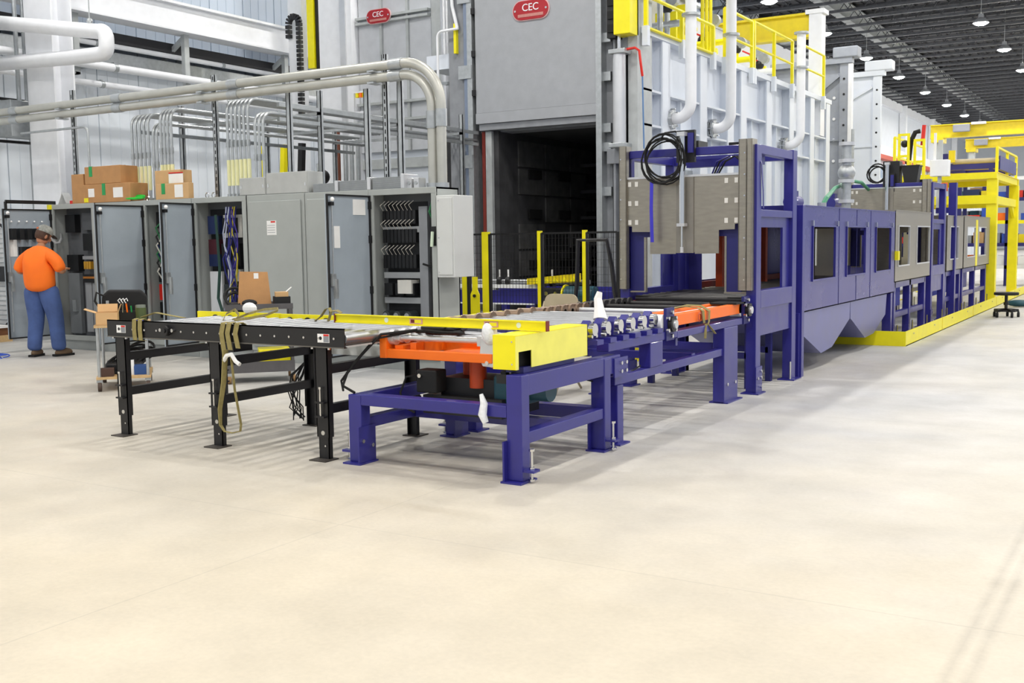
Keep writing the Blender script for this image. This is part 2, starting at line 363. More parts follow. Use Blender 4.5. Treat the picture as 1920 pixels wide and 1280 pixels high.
# ---- near furnace: front at Y 15.5, side wall at X -7.06
FX,FY=-7.06,15.5; XB=-11.2
t=thing('furnace','large white heat-treat furnace with open lift door and stiffened side wall','furnace',(FX-1.6,FY,0))
FU=t
B().box(XB,FX-.25,FY+.1,26.55,4.5,4.75).build('roof_deck',FURN,t)
B().box(FX-.24,FX-.18,FY+.1,26.6,0,4.78).build('side_wall',FURN,t)
B().box(FX-.30,FX+.02,FY+.1,26.65,4.70,4.80).build('deck_edge',FURN,t)
for z,nm in ((3.33,'stiffener_rail'),(3.88,'stiffener_rail'),(1.9,'stiffener_rail')):
    B().box(FX-.18,FX-.02,FY+.15,26.6,z-.035,z).build(nm,FURN,t)
for y in (16.54,18.21,19.6,20.33,21.89,23.46,25.07,26.42):
    B().box(FX-.18,FX-.02,y-.11,y+.11,0,4.70).box(FX-.03,FX,y-.16,y+.16,0,4.70).build('side_post',FURN,t)
for y in (17.4,18.9,21.1,22.7,24.3,25.7):
    B().box(FX-.18,FX-.1,y-.02,y+.02,3.33,3.88).box(FX-.18,FX-.12,y-.02,y+.02,1.9,3.33).build('rib',FURN,t)
for y in (17.9,20.9): B().box(FX-.175,FX-.165,y-.2,y+.2,2.4,2.7).build('access_plate',GALV,t)
# front: posts, door, opening
B().box(-10.62,-10.10,FY-.05,FY+.5,0,9.5).build('front_post',FGREY,t)
B().box(-7.70,-7.56,FY+.05,FY+.5,0,9.5).build('front_post',FGREY,t); B().box(-7.24,-7.08,FY-.05,FY+.5,0,9.5).build('front_post',GST,t); B().box(-7.56,-7.24,FY+.3,FY+.5,0,9.5).build('dark_recess',DARK,t); B().box(-7.50,-7.46,FY-.05,FY+.3,0,9.5).build('chain_channel',FGREY,t)
B().box(-10.10,-7.70,FY+.12,FY+.5,3.35,9.5).build('front_panel',FGREY,t)
d=B().box(-10.03,-7.76,FY-.12,FY,3.66,7.4).build('lift_door',FURND,t)
B().box(-10.03,-7.76,FY-.14,FY,3.48,3.655).build('door_sill',FURND,d)
B().box(-9.99,-7.75,FY-.10,FY,3.37,3.475).build('door_seal',FGREY,d)
for x in (-10.14,-7.71): B().box(x-.05,x+.05,FY-.14,FY+.05,0.3,9.4).build('door_track',GALV,t)
for z in (4.6,4.0,3.2,2.9,2.2): B().box(-7.66,-7.54,FY-.06,FY+.05,z,z+.14).build('track_clip',GALV,t)
for z in (3.95,4.6,5.3): B().box(-10.09,-10.03,FY-.16,FY-.05,z,z+.1).build('door_roller',BLK,d)
B().box(-9.99,-9.93,FY-.02,FY+.10,0.3,3.36).build('red_jamb',M('jamb_red','7c2a20',.6),t)
B().box(-9.92,-9.80,FY-.02,FY+.12,0.3,3.36).build('white_jamb',GST,t)
B().box(-9.80,-9.70,FY+.05,FY+.5,0.3,3.36).build('lining_jamb',REFR,t)
B().box(-7.80,-7.76,FY-.02,FY+.12,0.3,3.36).build('white_jamb',GST,t)
B().box(-10.1,-7.7,FY-.02,FY+.4,0.15,.3).build('opening_sill',FGREY,t)
# chamber
B().box(XB+.1,-9.72,FY+.4,26,.3,3.4).build('chamber_wall',REFR,t); B().box(-7.72,FX-.3,FY+.4,26,.3,3.4).build('chamber_wall',REFR,t)
B().box(-9.75,-7.7,FY+.4,26,3.36,3.5).build('chamber_roof',REFR,t); B().box(-9.75,-7.7,FY+.4,26,.2,.3).build('chamber_floor',REFR,t); B().box(-9.75,-7.7,24,24.2,.3,3.4).build('chamber_back',REFR,t)
LINP=M('lining_panel','4a4a4a',.8,var=.3,scale=5)
for r in range(6):
    for k in range(6):
        y=FY+.7+k*.95; z=.4+r*.48
        if (r+k)%5==3: continue
        B().box(-9.72,-9.69,y,y+.9,z,z+.44).build('lining_panel',LINP,t)
for k in range(5):
    for z in (1.0,1.9,2.6): B().box(-9.69,-9.66,FY+1.0+k*1.1,FY+1.45+k*1.1,z,z+.16).build('vent_slot',M('slot_black','080808',.9),t)
for z in (.9,1.4,1.9,2.4,2.9): B().box(-9.7,-7.72,FY+3.0,FY+3.05,z,z+.06).build('baffle',REFR,t)
B().box(-8.85,-8.75,FY+2.6,FY+2.7,.3,3.3).build('hanger_post',SSD,t)
cec_sign('open furnace door',-8.93,FY-.12,5.24,.66,.30)
# hydraulic door cylinder on the right front
t=thing('door_cylinder','long silver pneumatic cylinder beside the furnace door','cylinder',(-7.33,FY-.2,2.9))
B().cyl((-7.33,FY-.18,2.98),(-7.33,FY-.18,4.36),.105,20).build('barrel',ALU,t,smooth=True)
for z in (2.93,4.36): B().box(-7.46,-7.18,FY-.31,FY-.05,z,z+.07).build('end_cap',GALV,t,bevel=.01)
B().cyl((-7.33,FY-.18,4.43),(-7.33,FY-.18,4.75),.03,10).build('rod',CHR,t,smooth=True)
B().box(-7.6,-7.2,FY-.08,FY+.08,2.7,2.93).build('mount',FGREY,t)
B().tube([(-7.2,FY-.2,4.42),(-7.05,FY-.2,4.43),(-6.98,FY-.2,4.38),(-6.95,FY-.2,4.15),(-6.95,FY-.15,4.0)],.02,8).build('red_hose',REDO,t,smooth=True)
B().tube([(-6.95,FY-.15,4.0),(-6.95,FY-.1,2.9)],.012,8).build('blue_hose',M('hose_blue','5a80b0',.5),t)
t=thing('counterweight_box','bright yellow guard box hanging on the furnace front','guard',(-7.22,FY-.2,4.6))
B().box(-7.36,-7.08,FY-.32,FY-.0,4.64,7.2).build('cover',YEL,t,bevel=.01)
B().box(-7.52,-7.37,FY-.22,FY+.02,4.62,7.2).build('chain_shroud',BLK,t)
for i in range(10): B().box(-7.50,-7.39,FY-.25,FY-.21,4.7+i*.2,4.82+i*.2).build('chain_link',BLKM,t)
# posts/rails of the front post left
t=thing('door_guide','blue-grey guide rail with bolted brackets on the furnace front post','rail',(-10.2,FY-.1,2))
B().box(-10.26,-10.17,FY-.13,FY-.05,1.5,9).build('rail',M('guide_blue_grey','7f8ba0',.45,.3),t)
for z in (2.75,4.25,5.5): B().box(-10.36,-10.1,FY-.16,FY-.05,z,z+.22).build('bracket',GALV,t)
t=thing('grab_rail','thin bent white tube and yellow tag clipped to the grey furnace post','handle',(-10.55,FY-.15,4.7))
B().tube([(-10.75,FY-.2,4.0),(-10.75,FY-.2,4.95)]+[Vector(p) for p in arc((-10.65,FY-.2,4.98),.1,math.pi,math.pi/2,5,(1,0,0),(0,0,1))]+[(-10.35,FY-.15,5.1)],.022,8).build('tube',WHT,t,smooth=True)
B().tube([(-10.55,FY-.1,6.2),(-10.5,FY-.1,5.5),(-10.4,FY-.1,5.1)],.03,8).build('upper_tube',WHT,t,smooth=True)
B().box(-10.47,-10.42,FY-.12,FY-.05,4.7,5.2).build('yellow_tag',YEL,t)
# side pipes
def sidepipe(y,yend,zb,ztop,fl,label):
    t=thing('vent_pipe',label,'pipe',(FX+.3,y,zb)); x=FX+.34; r=.092
    pts=[(FX-.15,y,zb),(x-.28,y,zb)]+arc((x-.25,y,zb+.25),.25,-math.pi/2,0,8,(1,0,0),(0,0,1))+[(x,y,ztop)]
    B().tube(pts,r,18).build('pipe_run',WHT,t,smooth=True)
    for z in fl: B().cyl((x,y,z-.02),(x,y,z+.02),r+.06,18).build('flange',GALV,t,smooth=True)
    B().cyl((x-.36,y,zb),(x-.40,y,zb),r+.07,18).cyl((x-.30,y,zb),(x-.34,y,zb),r+.07,18).build('wall_flange',GALV,t,smooth=True)
    for k in range(8):
        a=k*math.pi/4; B().cyl((x-.43,y+.16*math.cos(a),zb+.16*math.sin(a)),(x-.27,y+.16*math.cos(a),zb+.16*math.sin(a)),.014,6).build('bolt',CHR,t)
    return t
sidepipe(16.75,0,3.48,9.0,(5.13,),'tall white vent pipe nearest the furnace door cylinder')
sidepipe(18.65,0,3.47,9.0,(5.1,),'tall white vent pipe in the middle of the furnace side')
sidepipe(22.95,0,3.46,5.82,(5.08,5.8),'shorter white vent pipe with open top flange at the far furnace end')
# deck railing: separate sections
def railing(y0,y1,z,label,n=2,zb=4.5):
    t=thing('guard_rail',label,'railing',(FX+.05,y0,4.6)); x=FX+.06
    B().tube([(x,y0,z),(x,y1,z)],.028,8).build('top_rail',YEL,t,smooth=True)
    B().tube([(x,y0,z-.48),(x,y1,z-.48)],.025,8).build('mid_rail',YEL,t,smooth=True)
    for i in range(n+1):
        y=y0+(y1-y0)*i/n
        B().box(x-.03,x+.03,y-.03,y+.03,4.75,z).build('post',YEL,t); B().box(x-.045,x+.045,y-.05,y+.05,zb,4.8).build('post_socket',FURN,t)
railing(15.6,18.5,5.26,'low yellow guard rail above the furnace door side',2)
railing(19.1,20.6,5.68,'short yellow guard rail section on the furnace deck',1)
railing(20.72,23.25,5.70,'yellow guard rail section between two deck gates',2)
railing(23.9,25.75,5.74,'yellow guard rail section beside the white gantry post',1)
t=thing('deck_gantry','tall white post with yellow overhead beam on the furnace deck','gantry',(FX-.2,25.95,4.75))
B().box(FX-.32,FX-.02,25.8,26.15,3.9,6.75).build('post',WHT,t); B().box(FX-.40,FX+.04,25.76,26.2,6.75,6.85).build('cap_plate',WHT,t)
B().box(-15,FX-.32,25.9,26.0,6.28,6.75).box(-15,FX-.32,25.8,26.1,6.22,6.28).box(-15,FX-.32,25.8,26.1,6.75,6.8).build('beam',YELG,t)
B().box(-15.2,-14.9,25.8,26.15,4.75,6.8).build('far_post',WHT,t)
# valve gear on the deck
def valve(y,x,label,h=.5,c=YEL):
    t=thing('gas_valve',label,'valve',(x,y,4.78))
    B().cyl((x,y,4.75),(x,y,4.78+h),.05,10).build('stem',c,t,smooth=True); B().cyl((x-.3,y,4.78+h*.6),(x+.3,y,4.78+h*.6),.06,10).build('body',c,t,smooth=True)
    B().ball((x,y,4.78+h),.1,8).build('actuator',BLK,t,smooth=True); B().cyl((x+.1,y-.06,4.78+h+.12),(x+.1,y+.06,4.78+h+.12),.11,12).build('gauge',GALV,t)
    B().bar((x,y,4.85+h),(x-.2,y-.1,4.95+h),.03).build('lever',REDO,t)
for i,(y,x,l,h,c) in enumerate(((16.2,-7.6,'red-levered grey valve behind the low rail',.5,WHT),(17.6,-7.5,'tall grey valve with cables between two vent pipes',.7,GALV),(19.9,-7.6,'yellow gas valve with round grey gauge by the middle pipe',.75,YEL),(20.3,-7.9,'yellow gas valve pair behind the rail section',.6,YEL),(21.4,-7.6,'yellow hanging gas cock behind the long rail section',.55,YEL),(22.4,-7.45,'small black regulator on a white stem',.35,WHT),(23.0,-7.8,'yellow cross valve beside the shorter vent pipe',.6,YEL))): valve(y,x,l,h,c)
t=thing('gas_train','yellow gas manifold with cross bars on the furnace deck','manifold',(-7.7,18.3,4.78))
B().box(-7.9,-7.5,18.0,18.06,4.78,5.5).box(-7.9,-7.5,18.9,18.96,4.75,5.8).box(-7.52,-7.48,18,18.96,5.3,5.36).build('frame',YEL,t)
B().cyl((-7.7,17.5,5.0),(-7.7,21,5.0),.07,12).build('header_pipe',YEL,t,smooth=True); B().box(-7.8,-7.5,18.3,18.7,4.78,5.15).build('box',YEL,t)
for y in (18.75,18.95,19.15): B().cyl((-7.3,y,4.75),(-7.3,y,7.2),.035,8).build('riser',YEL,t,smooth=True)
B().cyl((-7.35,16.95,4.76),(-7.35,16.95,7.4),.05,10).build('grey_riser',GALV,t,smooth=True)
t=thing('deck_hood','grey sheet-metal hood standing on the furnace deck','hood',(-8.6,18,4.75))
B().box(-9.6,-8.0,17.2,20.2,4.75,6.0).build('casing',M('hood_grey','b8bac0',.5),t); B().box(-9.7,-7.9,17.1,20.3,6.0,6.06).build('cap',GALV,t); B().box(-9.2,-8.4,18.4,19.6,6.06,8).build('stack',GALV,t)
t=thing('deck_cabin','pale grey control enclosure at the back of the furnace deck','enclosure',(-9.5,23,4.75))
B().box(-10.5,-8.6,21.2,25.5,4.75,6.1).build('casing',M('enclosure_grey','c9cacb',.5),t); B().box(-10.52,-8.58,21.15,25.55,6.1,6.15).build('roof',GALV,t)
# ---- far furnace behind the cabinets (front at Y 18)
t=thing('far_furnace','second grey-white furnace with ribbed lift door behind the control cabinets','furnace',(-13.6,18,0)); GY=18.0
B().box(-15.5,-14.62,GY-.3,GY+.3,0,9.5).build('front_post',WHT,t); B().box(-14.9,-14.75,GY-.34,GY-.3,0,9.5).build('bright_strip',ALU,t)
B().box(-12.72,-11.9,GY-.1,GY+.3,0,9.5).build('front_post',GST,t)
B().box(-14.62,-12.72,GY+.05,GY+.4,2.6,9.5).build('front_panel',FURN,t)
d=B().box(-14.6,-12.74,GY-.08,GY+.02,3.4,8).build('lift_door',M('far_door_grey','c8cbd0',.5,var=.05),t)
for z in (6.12,6.02,4.36,4.0,7.2): B().box(-14.6,-12.74,GY-.2,GY-.08,z,z+.05).build('door_rib',GST,d)
for x in (-13.98,-13.3): B().box(x-.03,x+.03,GY-.14,GY-.08,3.4,8).build('door_stile',GST,d)
B().box(-14.62,-12.72,GY+.1,GY+.2,2.3,3.4).build('header',GST,t)
B().box(-14.62,-12.72,GY+.6,GY+.7,0,3.0).build('dark_opening',DARK,t)
for x in (-14.2,-13.75,-13.2): B().box(x-.12,x+.12,GY+.3,GY+.5,0,3.4).build('opening_post',GST,t)
for z in (1.6,2.35): B().box(-14.6,-12.7,GY+.25,GY+.3,z,z+.14).build('opening_rail',FGREY,t)
B().box(-16.0,-11.9,GY+.4,26,0,2.6).build('chamber',FURN,t)
B().box(-15.9,-11.8,GY-.05,GY+2,3.05,3.25).build('platform',GST,t)
cec_sign('ribbed far furnace door',-13.96,GY-.2,6.14,.60,.27)
t=thing('yellow_pipe','bright yellow square guard pipe on the far furnace post','pipe',(-15.74,GY-.2,5.2)); B().box(-15.83,-15.65,GY-.3,GY-.1,5.25,9).build('tube',YEL,t); B().box(-15.64,-15.5,GY-.25,GY+.1,5.0,9).build('chain_shroud',BLK,t); B().box(-15.9,-15.5,GY-.1,GY+.1,5.1,5.25).build('mount',GST,t)
t=thing('cable_chain','black looped cable carrier beside a white post','cable carrier',(-16.3,GY-.2,4.6))
pts=[Vector((-16.40,GY-.25,5.95)),Vector((-16.40,GY-.25,6.25))]+arc((-16.25,GY-.25,6.25),.15,math.pi,0,8,(1,0,0),(0,0,1))+[Vector((-16.10,GY-.25,4.2))]
for i in range(len(pts)-1):
    n=max(1,int((pts[i+1]-pts[i]).length/.09))
    for k in range(n):
        a=pts[i].lerp(pts[i+1],k/n); c=pts[i].lerp(pts[i+1],(k+.75)/n); B().bar(a,c,.12,.09,up=(0,1,0)).build('link',BLK,t)
B().box(-16.46,-16.2,GY-.2,GY-.05,0,6.05).build('white_post',WHT,t)
B().box(-16.6,-16.2,GY-.05,GY+.1,0,9.5).build('back_post',WHT,t)
t=thing('round_post','tall silver tube rising in front of the grey furnace post','post',(-12.3,GY-.2,0)); B().cyl((-12.32,GY-.2,0),(-12.32,GY-.2,9),.09,14).build('tube',ALU,t,smooth=True); B().box(-12.42,-12.22,GY-.3,GY-.1,4.6,4.66).build('clamp',GALV,t)
t=thing('beacon_bracket','small white bracket with amber beacons on the far furnace door','beacon',(-14.0,GY-.6,4.3))
B().frame(-14.35,-13.95,4.15,4.6,GY-.65,GY-.6,.04).box(-14.35,-14.3,GY-.6,GY-.05,4.15,4.2).build('bracket',WHT,t)
for i,x in enumerate((-14.24,-14.15,-14.06)): B().cyl((x,GY-.62,4.47),(x,GY-.62,4.56),.04,8).build('beacon',(YEL,ORG,YEL)[i],t)
# yellow and dark props standing behind the cabinets
for i,(x0,x1,c,l) in enumerate(((-14.9,-14.75,YEL,'leaning yellow prop behind the grey junction boxes'),(-14.35,-14.28,YEL,'second yellow prop behind the grey junction boxes'),(-13.9,-13.85,BLK,'dark leaning strut behind the ribbed trays'))):
    o=B().bar(((x0+x1)/2,15.0,0),((x0+x1)/2+.25,15.0,3.35),.1).build('leaning_prop',c); tag(o,l,'prop')
o=thing('pipe_stand','brown and grey upright service pipes behind the ribbed trays','pipes',(-13.2,15.6,0))
B().cyl((-13.3,15.6,0),(-13.3,15.6,3.6),.06,10).build('brown_pipe',M('brown_pipe','6a3a28',.6),o,smooth=True)
for x in (-13.1,-12.95,-12.8): B().cyl((x,15.6,0),(x,15.6,3.4),.04,8).build('grey_pipe',GALV,o,smooth=True)
B().box(-13.7,-13.4,15.5,15.75,0,2.6).build('panel_box',FGREY,o); B().ball((-13.55,15.45,2.75),.14,8).build('pump_head',BLK,o,smooth=True)
# ================================================================ CONTROL CABINETS
EX=[-14.09,-13.08,-12.08,-11.09,-10.09,-9.10,-8.09,-7.10]; CY,CD,CH=10.03,.45,2.13
CLAB=['grey control cabinet standing open behind the man in the orange shirt','grey control cabinet behind the first swung door, boxes on top','grey control cabinet with narrow open slot and terminal strips','open grey control cabinet full of blue and yellow wires','closed grey control cabinet with white warning label','closed plain grey control cabinet beside the papered door','open grey control cabinet with fuse rows and side-mounted box']
BLKD=M('device_black','141518',.5); NAVY=M('device_navy','1c2a55',.5); WTERM=M('terminal_white','d8d6cf',.5); DUCTG=M('wire_duct_grey','9a9da0',.5); YREL=M('relay_amber','c8962a',.5)
def cabinet(i,open_,shut_door=False):
    x0,x1=EX[i]+.005,EX[i+1]-.005; t=thing('control_cabinet',CLAB[i],'cabinet',((x0+x1)/2,CY,0)); y1=CY+CD
    B().box(x0,x1,CY+.02,y1,0,.14).build('plinth',M('plinth_grey','9a9e9c',.6),t)
    if not open_:
        B().box(x0,x1,CY,y1,.14,CH).build('body',CAB,t,bevel=.006)
        B().box(x0+.05,x1-.05,CY-.025,CY,.2,CH-.08).build('door',CAB,t,bevel=.008)
        return t
    f=.07
    B().box(x0,x1,y1-.02,y1,.14,CH).box(x0,x0+.02,CY,y1,.14,CH).box(x1-.02,x1,CY,y1,.14,CH).box(x0,x1,CY,y1,CH-.02,CH).box(x0,x1,CY,y1,.14,.17).build('body',CAB,t)
    B().frame(x0,x1,.14,CH,CY-.012,CY+.02,f).build('front_frame',CAB,t,bevel=.004)
    B().box(x0+.03,x1-.03,CY+.25,CY+.27,.17,CH-.03).build('back_plate',M('backplate_dark','5f6266',.55),t)
    return t
def door(t,hx,ang,W,white=False,devices=False):
    # hinge at x=hx on the cabinet front; ang = opening angle (0 shut), seen from the inside
    a=math.radians(ang); R=Matrix.Translation((hx,CY-.015,0))@Matrix.Rotation(-a,4,'Z')
    q=lambda b:b.xf(R)
    d=q(B().box(0,W,-.02,0,.2,CH-.07)).build('door',CABI,t,bevel=.004)
    q(B().frame(0,W,.2,CH-.07,0,.022,.018)).build('gasket',BLK,d)
    for z in (.4,.9,1.5,1.9): q(B().box(-.02,.03,-.01,.03,z,z+.09)).build('hinge',BLK,d)
    q(B().cyl((W-.06,.035,.3),(W-.06,.035,CH-.16),.009,6)).build('latch_rod',GALV,d)
    q(B().ball((W-.06,.045,CH-.13),.026,6)).build('roller',WHTP,d,smooth=True)
    q(B().box(W-.085,W-.035,.0,.05,CH-.2,CH-.16)).build('rod_guide',BLK,d)
    q(B().box(W-.09,W-.03,.0,.05,1.02,1.16).box(W-.08,W-.05,.04,.09,.88,1.1)).build('handle',GALV,d)
    if white: 
        q(B().box(.08,.30,.001,.006,CH-.30,CH-.12)).build('paper_sheet',PAPER,d); q(B().box(W-.22,W-.12,.001,.006,1.45,1.7)).build('paper_sheet',PAPER,d)
    return d,q
C=[cabinet(i,i in (0,2,3,6)) for i in range(7)]
d,q=door(C[0],EX[0]+.02,92,.76)
for k in range(5): q(B().box(.13+k*.12,.20+k*.12,.0,.09,1.62,1.78)).build('switch_block',BLKD,d); q(B().ball((.165+k*.12,.03,1.88),.014,5)).build('lamp',WHTP,d)
for k in range(2): q(B().box(.35+k*.12,.42+k*.12,.0,.09,1.4,1.52)).build('switch_block',BLKD,d)
q(B().box(.56,.68,.001,.006,1.38,1.62)).build('paper_sheet',PAPER,d)
door(C[2],EX[2]+.02,92,.76); door(C[3],EX[3]+.02,84,.60); door(C[6],EX[6]+.02,91,.76,white=True)
# black stay bar over the first door
o=B().bar((-14.07,9.3,2.16),(-14.07,10.1,2.16),.03,.05).bar((-14.07,9.3,2.05),(-14.07,9.3,2.16),.03).build('door_stay',BLK,C[0])
B().box(-14.1,-14.04,9.98,10.03,2.06,2.13).build('yellow_clip',YEL,C[0])
# --- inside cabinet 1
x0=EX[0]; yb=CY+.25
def dev(t,x,w,z,h,m,dep=.1,name='device'): return B().box(x,x+w,yb-dep,yb,z,z+h).build(name,m,t)
dev(C[0],x0+.12,.22,1.72,.26,BLKD); dev(C[0],x0+.12,.26,1.15,.24,BLKD); 
B().box(x0+.1,x0+.36,yb-.08,yb-.02,.22,1.12).build('inner_panel',M('inner_panel_grey','74787b',.5),C[0]); B().box(x0+.22,x0+.3,yb-.12,yb-.08,.55,.72).build('panel_handle',GALV,C[0])
for k in range(3): dev(C[0],x0+.46+k*.16,.14,.25,.75,DUCTG,.06,'wire_duct')
for k in range(3): dev(C[0],x0+.50+k*.055,.045,1.18,.11,YREL,.1,'relay')
for k in range(2): dev(C[0],x0+.74+k*.055,.045,1.18,.11,YREL,.1,'relay')
dev(C[0],x0+.48,.42,1.45,.25,BLKD,.08); dev(C[0],x0+.48,.42,1.75,.25,M('device_grey','55585c',.5),.08); dev(C[0],x0+.48,.4,.98,.12,BLKD,.09); dev(C[0],x0+.48,.4,1.04,.03,M('terminal_orange','b07028',.5),.11,'terminal_strip')
dev(C[0],x0+.44,.48,1.32,.05,DUCTG,.07,'wire_duct')
B().tube([at(x,y,Y=Y) for x,y,Y in ((84,428,9.75),(91,436,9.8),(97,448,9.85),(104,455,9.9),(111,455,9.95),(115,447,10.05),(114,436,10.2),(113,430,10.26))],.018,8).build('flex_conduit',ALU,C[0],smooth=True)
# --- inside cabinet 3
x0=EX[2]
dev(C[2],x0+.08,.85,.24,1.74,M('shade_black','1b1c20',.6),.01,'shade_panel')  # black sheet added to put shade into the cabinet interior
for z,m in ((1.75,BLKD),(1.35,NAVY),(1.0,BLKD),(.75,REDO),(.5,BLKD)): dev(C[2],x0+.1,.18,z,.22,m)
dev(C[2],x0+.3,.08,.3,1.6,DUCTG,.08,'wire_duct')
for k in range(5): dev(C[2],x0+.42,.4,.4+k*.33,.14,BLKD if k%2 else WTERM,.09,'terminal_strip')
for k in range(6): B().tube([(x0+.3,yb-.1,1.9-k*.1),(x0+.2,yb-.2,1.75-k*.12),(x0+.28,yb-.15,1.5-k*.1)],.012,6).build('wire',(M('lead_green','1c6a3c',.5),BLKM,M('pale_lead','c8c4ba',.5))[k%3],C[2],smooth=True)
# --- inside cabinet 4
x0=EX[3]
B().box(x0+.08,x0+.30,yb-.06,yb-.012,.24,1.15).build('white_panel',WHT,C[3])
for z,h,m in ((1.65,.24,NAVY),(1.38,.2,M('device_maroon','4a1c28',.5)),(1.22,.16,NAVY)): dev(C[3],x0+.12,.2,z,h,m)
dev(C[3],x0+.08,.85,.24,1.74,M('shade_black','1b1c20',.6),.01,'shade_panel'); dev(C[3],x0+.36,.34,1.6,.3,WTERM,.05); dev(C[3],x0+.39,.24,1.66,.2,BLKD,.1); dev(C[3],x0+.36,.34,1.22,.3,BLKD,.1); dev(C[3],x0+.42,.24,1.02,.16,WTERM,.06); dev(C[3],x0+.38,.24,.5,.48,M('device_slate','33383c',.5),.1)  # starts with an added black sheet that paints this bay's inner shade
dev(C[3],x0+.44,.2,.25,.22,DUCTG,.08)
rnd=random.Random(3)
for k in range(11):
    xs=x0+.50+rnd.uniform(0,.18); m=(M('wire_navy','2a2c78',.5),M('wire_navy','2a2c78',.5),WIRE,M('wire_yellow','c8b83a',.5),M('wire_navy','2a2c78',.5),M('wire_violet','4a3a9a',.5))[k%6]; pts=[]
    for j in range(9):
        z=2.0-j*.17; pts.append((xs+.06*math.sin(j*1.1+k)+rnd.uniform(-.02,.02),yb-.13-rnd.uniform(0,.06),z))
    B().tube(pts,.009,5).build('wire',m,C[3],smooth=True)
B().tube([(x0+.38,yb-.2,1.9),(x0+.42,yb-.2,1.2),(x0+.37,yb-.2,.8),(x0+.5,yb-.25,.6),(x0+.7,yb-.25,.65)],.02,6).build('harness',M('harness_green','24443c',.5),C[3],smooth=True)
# --- inside cabinet 7
x0=EX[6]
dev(C[6],x0+.08,.6,.24,1.74,M('shade_black','1b1c20',.6),.01,'shade_panel')  # added black backing, darkens the bay behind the fuse rows like shade
for r,z in enumerate((1.72,1.5,1.2)):
    for k in range(9): dev(C[6],x0+.10+k*.055,.045,z,.16,BLKD,.12,'fuse_block')
    for k in range(8): B().tube([(x0+.12+k*.06,yb-.13,z+.16),(x0+.13+k*.06,yb-.2,z+.22),(x0+.15+k*.06,yb-.13,z+.27)],.0045,5).build('wire',M('pale_lead','c8c4ba',.5),C[6],smooth=True)
for z in (1.62,1.08,.78,.45,.30): dev(C[6],x0+.08,.54,z,.07,DUCTG,.09,'rail')
dev(C[6],x0+.62,.12,.3,1.62,PLATE,.1,'wire_duct'); dev(C[6],x0+.76,.08,.3,1.6,BLKD,.07,'dark_channel')
for k in range(3): 
    dev(C[6],x0+.12+k*.16,.12,.88,.14,BLKD,.14); B().cyl((x0+.18+k*.16,yb-.2,.64),(x0+.18+k*.16,yb-.05,.64),.055,10).build('transformer',M('device_slate','33383c',.5),C[6]); B().cyl((x0+.18+k*.16,yb-.22,.64),(x0+.18+k*.16,yb-.2,.64),.035,10).build('terminal',CHR,C[6])
dev(C[6],x0+.34,.2,.9,.16,WTERM,.17,'white_connector')
B().box(x0+.78,x0+.95,yb-.03,yb-.012,1.05,2.0).build('white_side_panel',WHT,C[6])
B().tube([(x0+.9,yb-.2,2.0),(x0+.88,yb-.25,1.85),(x0+.92,yb-.2,1.7)],.012,6).build('green_lead',M('lead_green','1c6a3c',.5),C[6]); 
B().tube([(x0+.7,yb-.15,1.25),(x0+.85,CY+.15,1.2),(x0+.94,CY+.12,1.1)],.012,6).build('black_lead',BLKM,C[6])
dev(C[6],x0+.78,.16,.55,.45,BLKD,.1)
B().box(x0+.76,x0+.93,CY+.06,CY+.2,.34,.52).build('small_carton',CARD,C[6])
B().box(-7.16,-7.11,CY-.03,CY-.012,1.46,1.68).build('disconnect_plate',BLK,C[6]); B().bar((-7.135,CY-.05,1.62),(-7.135,CY-.07,1.45),.022,.03).build('disconnect_lever',M('lever_pale','d0e0c8',.4),C[6])
sb=thing('side_enclosure','pale grey rectangular enclosure bolted to the end of the cabinet row','enclosure',(-6.97,10.2,1.1))
B().box(-7.09,-6.85,10.0,10.40,1.10,2.03).build('body',M('enclosure_pale','d2d4d2',.5,var=.02),sb,bevel=.006); B().box(-7.07,-6.87,9.985,10.0,1.13,2.0).build('cover',M('enclosure_pale','d2d4d2',.5),sb,bevel=.004)
for z in (1.16,1.55,1.97): B().cyl((-7.05,9.98,z),(-7.05,9.99,z),.008,6).build('screw',CHR,sb)
# warning label and lock on the closed cabinet
B().box(-9.72,-9.56,CY-.03,CY-.025,1.62,1.80).build('warning_label',PAPER,C[4]); B().box(-9.65,-9.575,CY-.032,CY-.029,1.775,1.795).build('label_header',REDO,C[4])
for k in range(4): B().box(-9.71,-9.58,CY-.032,CY-.029,1.65+k*.03,1.655+k*.03).build('label_text_line',FGREY,C[4])
B().cyl((-8.22,CY-.045,1.05),(-8.22,CY-.02,1.05),.018,8).build('lock',BLK,C[5])
for x in (-11.02,-10.9,-12.2,-12.3): B().lathe([(.03,.0),(.042,.008),(.03,.016)],(x,CY+.2,CH+.04),12,'Y').build('lifting_eye',CHR,C[3] if x>-11.1 else C[1])
# ================================================================ THINGS ON TOP OF THE CABINETS
def carton(name,label,x0,x1,y0,y1,z0,z1,mat=CARD,tape=None,lab=None,lid=True):
    t=thing(name,label,'box',((x0+x1)/2,(y0+y1)/2,z0))
    B().box(x0,x1,y0,y1,z0,z1).build('body',mat,t,bevel=.006)
    B().box(x0-.002,x1+.002,y0+.3*(y1-y0),y0+.3*(y1-y0)+.005,z1-.0005,z1+.003).build('flap_seam',M('seam_brown','8a6238',.8),t)
    if tape: B().box(x0+tape[0],x0+tape[0]+.07,y0-.004,y0,z1-tape[1],z1+.003).box(x0+tape[0],x0+tape[0]+.07,y0,y1,z1,z1+.004).build('tape',GRN,t)
    for l in lab or []: B().box(x0+l[0],x0+l[0]+l[2],y0-.005,y0,z0+l[1],z0+l[1]+l[3]).build('shipping_label',l[4] if len(l)>4 else PAPER,t)
    return t
